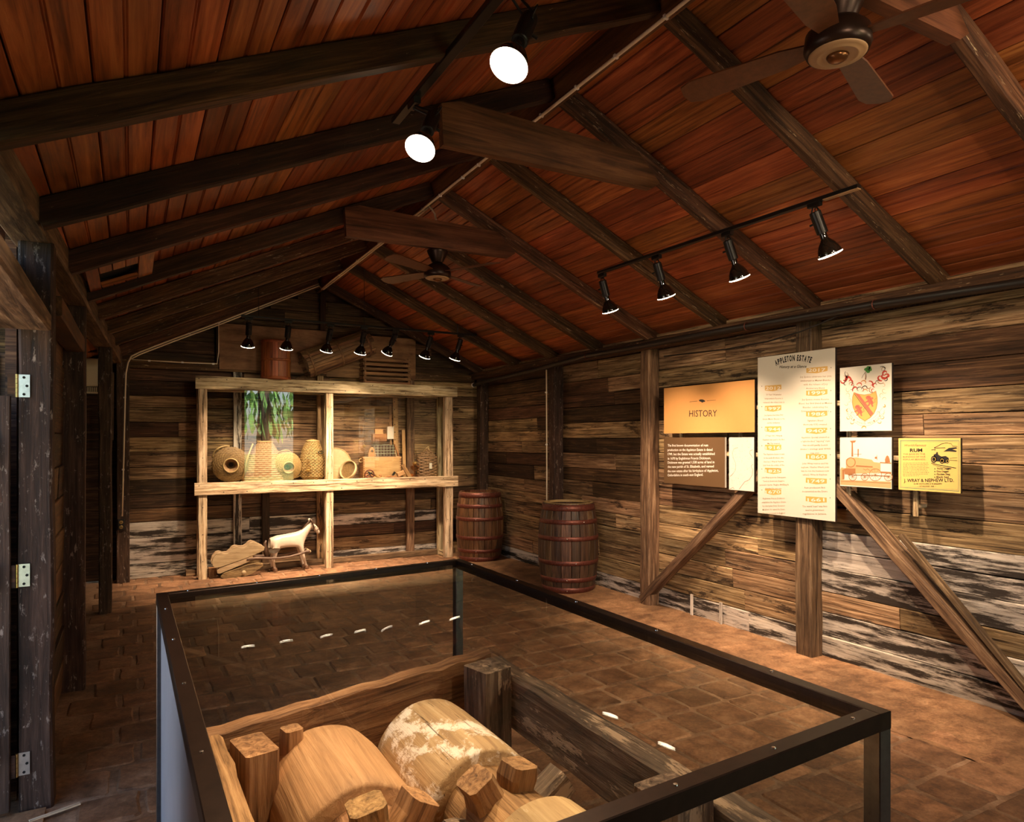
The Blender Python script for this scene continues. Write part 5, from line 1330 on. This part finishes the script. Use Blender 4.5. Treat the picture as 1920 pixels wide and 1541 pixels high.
def lion(cx, cy, s):
    L = [(-42, -38), (-30, -52), (-12, -56), (4, -48), (8, -34), (20, -38), (30, -30), (22, -18), (14, -12), (26, 2), (30, 20), (22, 34), (30, 52), (16, 56), (10, 38), (0, 28), (-8, 44), (-22, 52), (-30, 44), (-18, 34), (-12, 16), (-24, 10), (-42, 18), (-48, 8), (-30, -2), (-22, -14), (-38, -20)]
    ca.poly(m_pink, [(cx + x * s, cy + y * s * .96) for x, y in L], 4)
    ca.line(m_pink, [(cx + 26 * s, cy + 18 * s), (cx + 46 * s, cy + 8 * s), (cx + 40 * s, cy - 14 * s), (cx + 54 * s, cy - 26 * s)], 5 * s, 4)
    ca.line(m_red, [(cx - 30 * s, cy - 40 * s), (cx - 8 * s, cy - 34 * s), (cx + 8 * s, cy - 10 * s), (cx + 16 * s, cy + 24 * s)], 3.5 * s, 5)
lion(392, 470, 1.15); lion(275, 570, 1.15)
def swirl(mat, cx, cy, r0, r1, a0, a1, w, n=14, lift=3):
    pts = []; ws = []
    for k in range(n):
        t = k / (n - 1); a = a0 + (a1 - a0) * t; r = r0 + (r1 - r0) * t; pts.append((cx + r * math.cos(a), cy + r * math.sin(a))); ws.append(max(.8, w * (1 - .8 * abs(t - .35) / .65)))
    ca.line(mat, pts, ws, lift)
for sx, cx in ((-1, 140), (1, 528)):
    yy = 240 if sx < 0 else 195
    for (dx, dy, r, a, w_, mt) in ((0, 0, 46, 0, 26, m_red), (-30 * sx, 20, 40, 1.2, 18, m_red), (22 * sx, -26, 36, 2.2, 20, m_red), (40 * sx, 12, 34, 3.4, 16, m_red), (-8 * sx, -62, 40, 4.0, 8, m_ink), (10 * sx, -70, 34, 2.5, 7, m_inkbrown), (-36 * sx, 52, 44, .6, 9, m_inkbrown), (-52 * sx, 70, 36, 2.0, 6, m_ink), (16 * sx, 44, 30, 5.0, 9, m_ink)):
        swirl(mt, cx + dx, yy + dy, r, 6, a, a + sx * 4.2, w_)
    for k, (dx, dy, r) in enumerate(((10, 160, 34), (-14, 210, 30), (14, 255, 26), (-4, 110, 30), (4, 330, 18))):
        swirl(m_sepial if k < 4 else m_orange, cx + sx * dx + (10 if sx < 0 else 0), yy + dy, r, 4, 1 + k, 1 + k + sx * 4.8, 5 if k < 4 else 12)
for (cx, cy, r, a, s, w_, mt) in ((240, 340, 44, 2.6, 1, 18, m_red), (285, 300, 40, 3.3, 1, 14, m_pink), (330, 275, 38, 3.4, 1, 12, m_orange), (395, 290, 40, 4.2, 1, 14, m_red), (440, 310, 34, 5.0, -1, 16, m_red), (270, 350, 40, 5.5, -1, 9, m_ink), (345, 335, 46, 3.0, 1, 10, m_ink), (400, 345, 36, 1, 1, 9, m_inkbrown), (330, 365, 34, 0, -1, 10, m_orange), (425, 350, 26, 2, 1, 10, m_red), (300, 335, 30, 1.5, -1, 9, m_sepia), (365, 310, 34, .2, 1, 8, m_sepia)):
    swirl(mt, cx, cy, r, 5, a, a + s * 3.6, w_)
ca.line(m_sepia, [(338, 240), (342, 205), (335, 165), (350, 140)], [10, 8, 6, 5]); ca.line(m_ink, [(300, 222), (315, 190), (330, 170), (338, 158)], 4); ca.line(m_ink, [(345, 238), (350, 195), (346, 160)], 3)
for (x, y, r) in ((345, 128, 18), (370, 112, 20), (390, 130, 18), (368, 148, 20), (388, 108, 14)): ca.poly(m_green, [(x + r * math.cos(k * PI / 5) * (1 + .15 * (k % 2)), y + r * math.sin(k * PI / 5)) for k in range(10)], 4)
ca.poly(m_ink, [(366, 118), (392, 124), (390, 130), (364, 124)], 5)
scr_t = [(135, 590), (165, 640), (215, 690), (270, 725), (335, 742), (400, 725), (455, 690), (510, 640), (545, 590)]
ca.line(m_inkbrown, [(142, 570), (150, 600), (200, 640)], 3); ca.line(m_inkbrown, [(540, 570), (530, 600), (480, 640)], 3)
ca.line(m_inkbrown, [(x, y) for x, y in scr_t], 3); ca.line(m_inkbrown, [(x + (335 - x) * .12, y - 52) for x, y in scr_t], 2.5)
swirl(m_orange, 150, 640, 26, 6, .5, 4.5, 8); swirl(m_orange, 520, 640, 26, 6, 2.5, -1.5, 8); swirl(m_orange, 190, 695, 26, 5, .2, 4, 10); swirl(m_orange, 495, 690, 26, 5, 3, -1, 10); swirl(m_orange, 335, 762, 34, 8, 3.14, 6.5, 14); swirl(m_sepia, 205, 600, 26, 6, 2, 7, 4); swirl(m_sepia, 470, 600, 26, 6, 1, -4, 4)
mot = 'DEI MANUS MEDICUS'
for i, c in enumerate(mot):
    if c == ' ': continue
    u = i / (len(mot) - 1) * 2 - 1; ca.glyph(m_inkbrown, c, 335 + u * 165, 720 - 78 * u * u * abs(u) ** .3, 15, 22, math.atan(2.0 * 78 * u / 165) * .95, .0)
ca.done(ALLN)
# locomotive print
lp = Panel([(60, 857), (612, 860), (612, 1408), (60, 1362)], 2.867, 2.519, 1.252, 1.567, m_creampaper, 'sepia steam locomotive print below the coat of arms', 'locomotive_print')
def circ(x, y, r, n=24, sx=1): return [(x + r * sx * math.cos(2 * PI * k / n), y + r * math.sin(2 * PI * k / n)) for k in range(n)]
lp.poly(m_sepial, [(64, 1300), (608, 1330), (608, 1400), (64, 1352)], 1)
lp.poly(m_sepial, [(128, 1090), (150, 1075), (240, 1068), (410, 1095), (430, 1120), (500, 1130), (500, 1235), (130, 1240)], 1)
lp.poly(m_sepia, circ(183, 1120, 54, 24), 2); lp.poly(m_sepial, circ(183, 1120, 44, 24), 3)
lp.poly(m_sepia, [(192, 905), (206, 905), (210, 1060), (190, 1060)], 2); lp.poly(m_sepia, [(172, 893), (242, 890), (226, 912), (190, 914)], 3)
lp.poly(m_sepia, [(110, 1180), (235, 1185), (235, 1235), (190, 1250), (115, 1245)], 2); lp.poly(m_sepia, [(85, 1195), (112, 1190), (112, 1290), (90, 1300)], 2)
lp.poly(m_sepia, [(258, 980), (272, 980), (268, 1062), (258, 1062)], 2); lp.line(m_sepia, [(215, 1035), (300, 1035)], 4); lp.line(m_sepia, [(462, 1045), (464, 1100)], 5); lp.poly(m_sepia, circ(452, 1075, 12, 12), 3)
lp.poly(m_sepia, [(545, 1095), (556, 1065), (568, 1050), (582, 1062), (592, 1090), (598, 1125), (548, 1128)], 3)
for (x, y, r) in ((205, 1270, 42), (335, 1275, 38), (447, 1255, 64), (580, 1280, 40)):
    lp.line(m_sepia, circ(x, y, r) + [circ(x, y, r)[0]], 6, 4); lp.poly(m_sepia, circ(x, y, 8, 10), 5)
    for k in range(10): lp.line(m_sepia, [(x, y), (x + r * math.cos(k * PI / 5 + .2), y + r * math.sin(k * PI / 5 + .2))], 2.5, 4)
lp.poly(m_sepia, [(495, 1120), (608, 1130), (608, 1140), (495, 1132)], 3); lp.poly(m_sepia, [(500, 1220), (608, 1228), (608, 1245), (500, 1238)], 3); lp.poly(m_sepia, [(240, 1150), (420, 1165), (420, 1178), (240, 1165)], 3)
lp.line(m_sepia, [(150, 1250), (420, 1262), (600, 1272)], 7, 4); lp.line(m_sepia, [(320, 1190), (345, 1205), (365, 1190), (390, 1210)], 6, 4); lp.line(m_sepia, [(70, 1315), (606, 1345)], 3, 4)
lp.poly(m_sepial, [(64, 1190), (80, 1170), (110, 1180), (110, 1300), (64, 1300)], 1)
lp.done(ALLN)
# rum label sign
rp = Panel([(682, 862), (1340, 865), (1345, 1455), (690, 1410)], 2.476, 2.123, 1.252, 1.561, m_rum, 'yellow rum label sign at the right end of the panel group', 'label_sign', edge=m_edge)
rp.line(m_tealine, [(704, 888), (1326, 893), (1330, 1430), (710, 1388), (704, 886)], 7, 1); rp.line(m_tealine, [(716, 900), (1314, 905), (1318, 1415), (722, 1376), (716, 898)], 2, 1)
rp.text(m_inkbrown, 'World-Famous', 752, 950, 990, 26, .004, .35); rp.text(m_ink, 'RUM', 814, 1008, 950, 34, .035)
for i, (st, x1) in enumerate((('THE BASE IN THE', 980), ('BLENDING OF OUR', 985), ('POPULAR BRANDS:', 985))): rp.text(m_inkbrown, st, 737, 1041 + i * 29, x1, 17, .01)
for i in range(9):                                   # the small print: too blurred to read in the photograph
    x = 737; xe = 1022 - (i == 8) * 90 - (i % 3) * 6; y = 1128 + i * 17.0
    while x < xe - 10:
        L = r2.uniform(10, 34); rp.line(m_inkbrown, [(x, y), (min(xe, x + L), y + .3)], r2.uniform(4, 6), 2); x += L + 6
for i, st in enumerate(('Three Dagger', 'One Dagger', 'Golden Stag', 'Black Seal')):
    y = 1198 + i * 30; rp.poly(m_ink, [(1080, y - 12), (1090, y - 12), (1090, y - 2), (1080, y - 2)], 3); rp.text(m_ink, st, 1103, y, 1103 + len(st) * 12.6, 18, .018)
rp.text(m_ink, 'J. WRAY & NEPHEW LTD.', 750, 1331, 1280, 34, .016)
rp.text(m_ink, 'RUM DISTILLERS & BLENDERS', 862, 1358, 1160, 12, .012); rp.text(m_ink, '\u2014 ESTABLISHED 1825 \u2014', 900, 1384, 1100, 12, .01)
rp.line(m_ink, [(1075, 965), (1110, 950), (1150, 925), (1200, 915), (1250, 925), (1262, 950), (1310, 955)], 5); rp.line(m_ink, [(1075, 970), (1190, 968)], 6)
rp.poly(m_ink, [(1170, 1008), (1225, 970), (1300, 962), (1310, 975), (1260, 985), (1305, 1000), (1300, 1012), (1230, 1005)], 3); rp.line(m_ink, [(1045, 990), (1090, 985), (1080, 1000)], 6)
rp.poly(m_inkbrown if False else m_ink, [(1070, 1040), (1095, 1030), (1100, 1012), (1112, 1012), (1118, 1040), (1150, 1060), (1195, 1055), (1225, 1075), (1228, 1120), (1190, 1130), (1130, 1115), (1075, 1110)], 3)
for (x, y, r) in ((1072, 1090, 38), (1158, 1105, 32), (1212, 1110, 24)): rp.poly(m_ink, circ(x, y, r, 18, .8), 3); rp.line(m_rum, circ(x, y, r * .6, 16, .8) + [circ(x, y, r * .6, 16, .8)[0]], 3, 4)
rp.line(m_ink, [(1045, 1130), (1120, 1150), (1200, 1165), (1300, 1185)], 7); rp.line(m_ink, [(1060, 1145), (1150, 1175), (1240, 1185)], 4); rp.line(m_ink, [(1235, 1080), (1310, 1075)], 4); rp.line(m_ink, [(1235, 1100), (1310, 1105)], 5)
rp.done(ALLN)
# batten frame that carries the panels
fr = thing('panel_frame', 'pale batten frame carrying the history panels off the right wall', 'frame', (4.22, 3.3, 1.1))
for z_, yb_ in ((1.435, 2.22), (1.80, 2.64)):
    beam('cross_batten', (4.212, 4.66, z_), (4.212, 3.345, z_), .020, .035, m_disp, fr)
    beam('cross_batten', (4.212, 3.195, z_), (4.212, yb_, z_), .020, .035, m_disp, fr)
for yy, z0, z1 in ((3.87, 1.10, 1.95), (2.93, 1.08, 1.95), (2.48, 1.08, 1.56), (4.54, 1.25, 1.95)):
    beam('lit_strip_batten', (4.232, yy, z0), (4.232, yy, z1), .03, .018, m_disp, fr, up=(1, 0, 0))  # pale uprights carry the panels and stand in for lit strips of wall
    for zz in (z0 + .06, z1 - .06): beam('bracket', (4.242, yy, zz), (4.33, yy, zz), .025, .025, m_disp, fr)
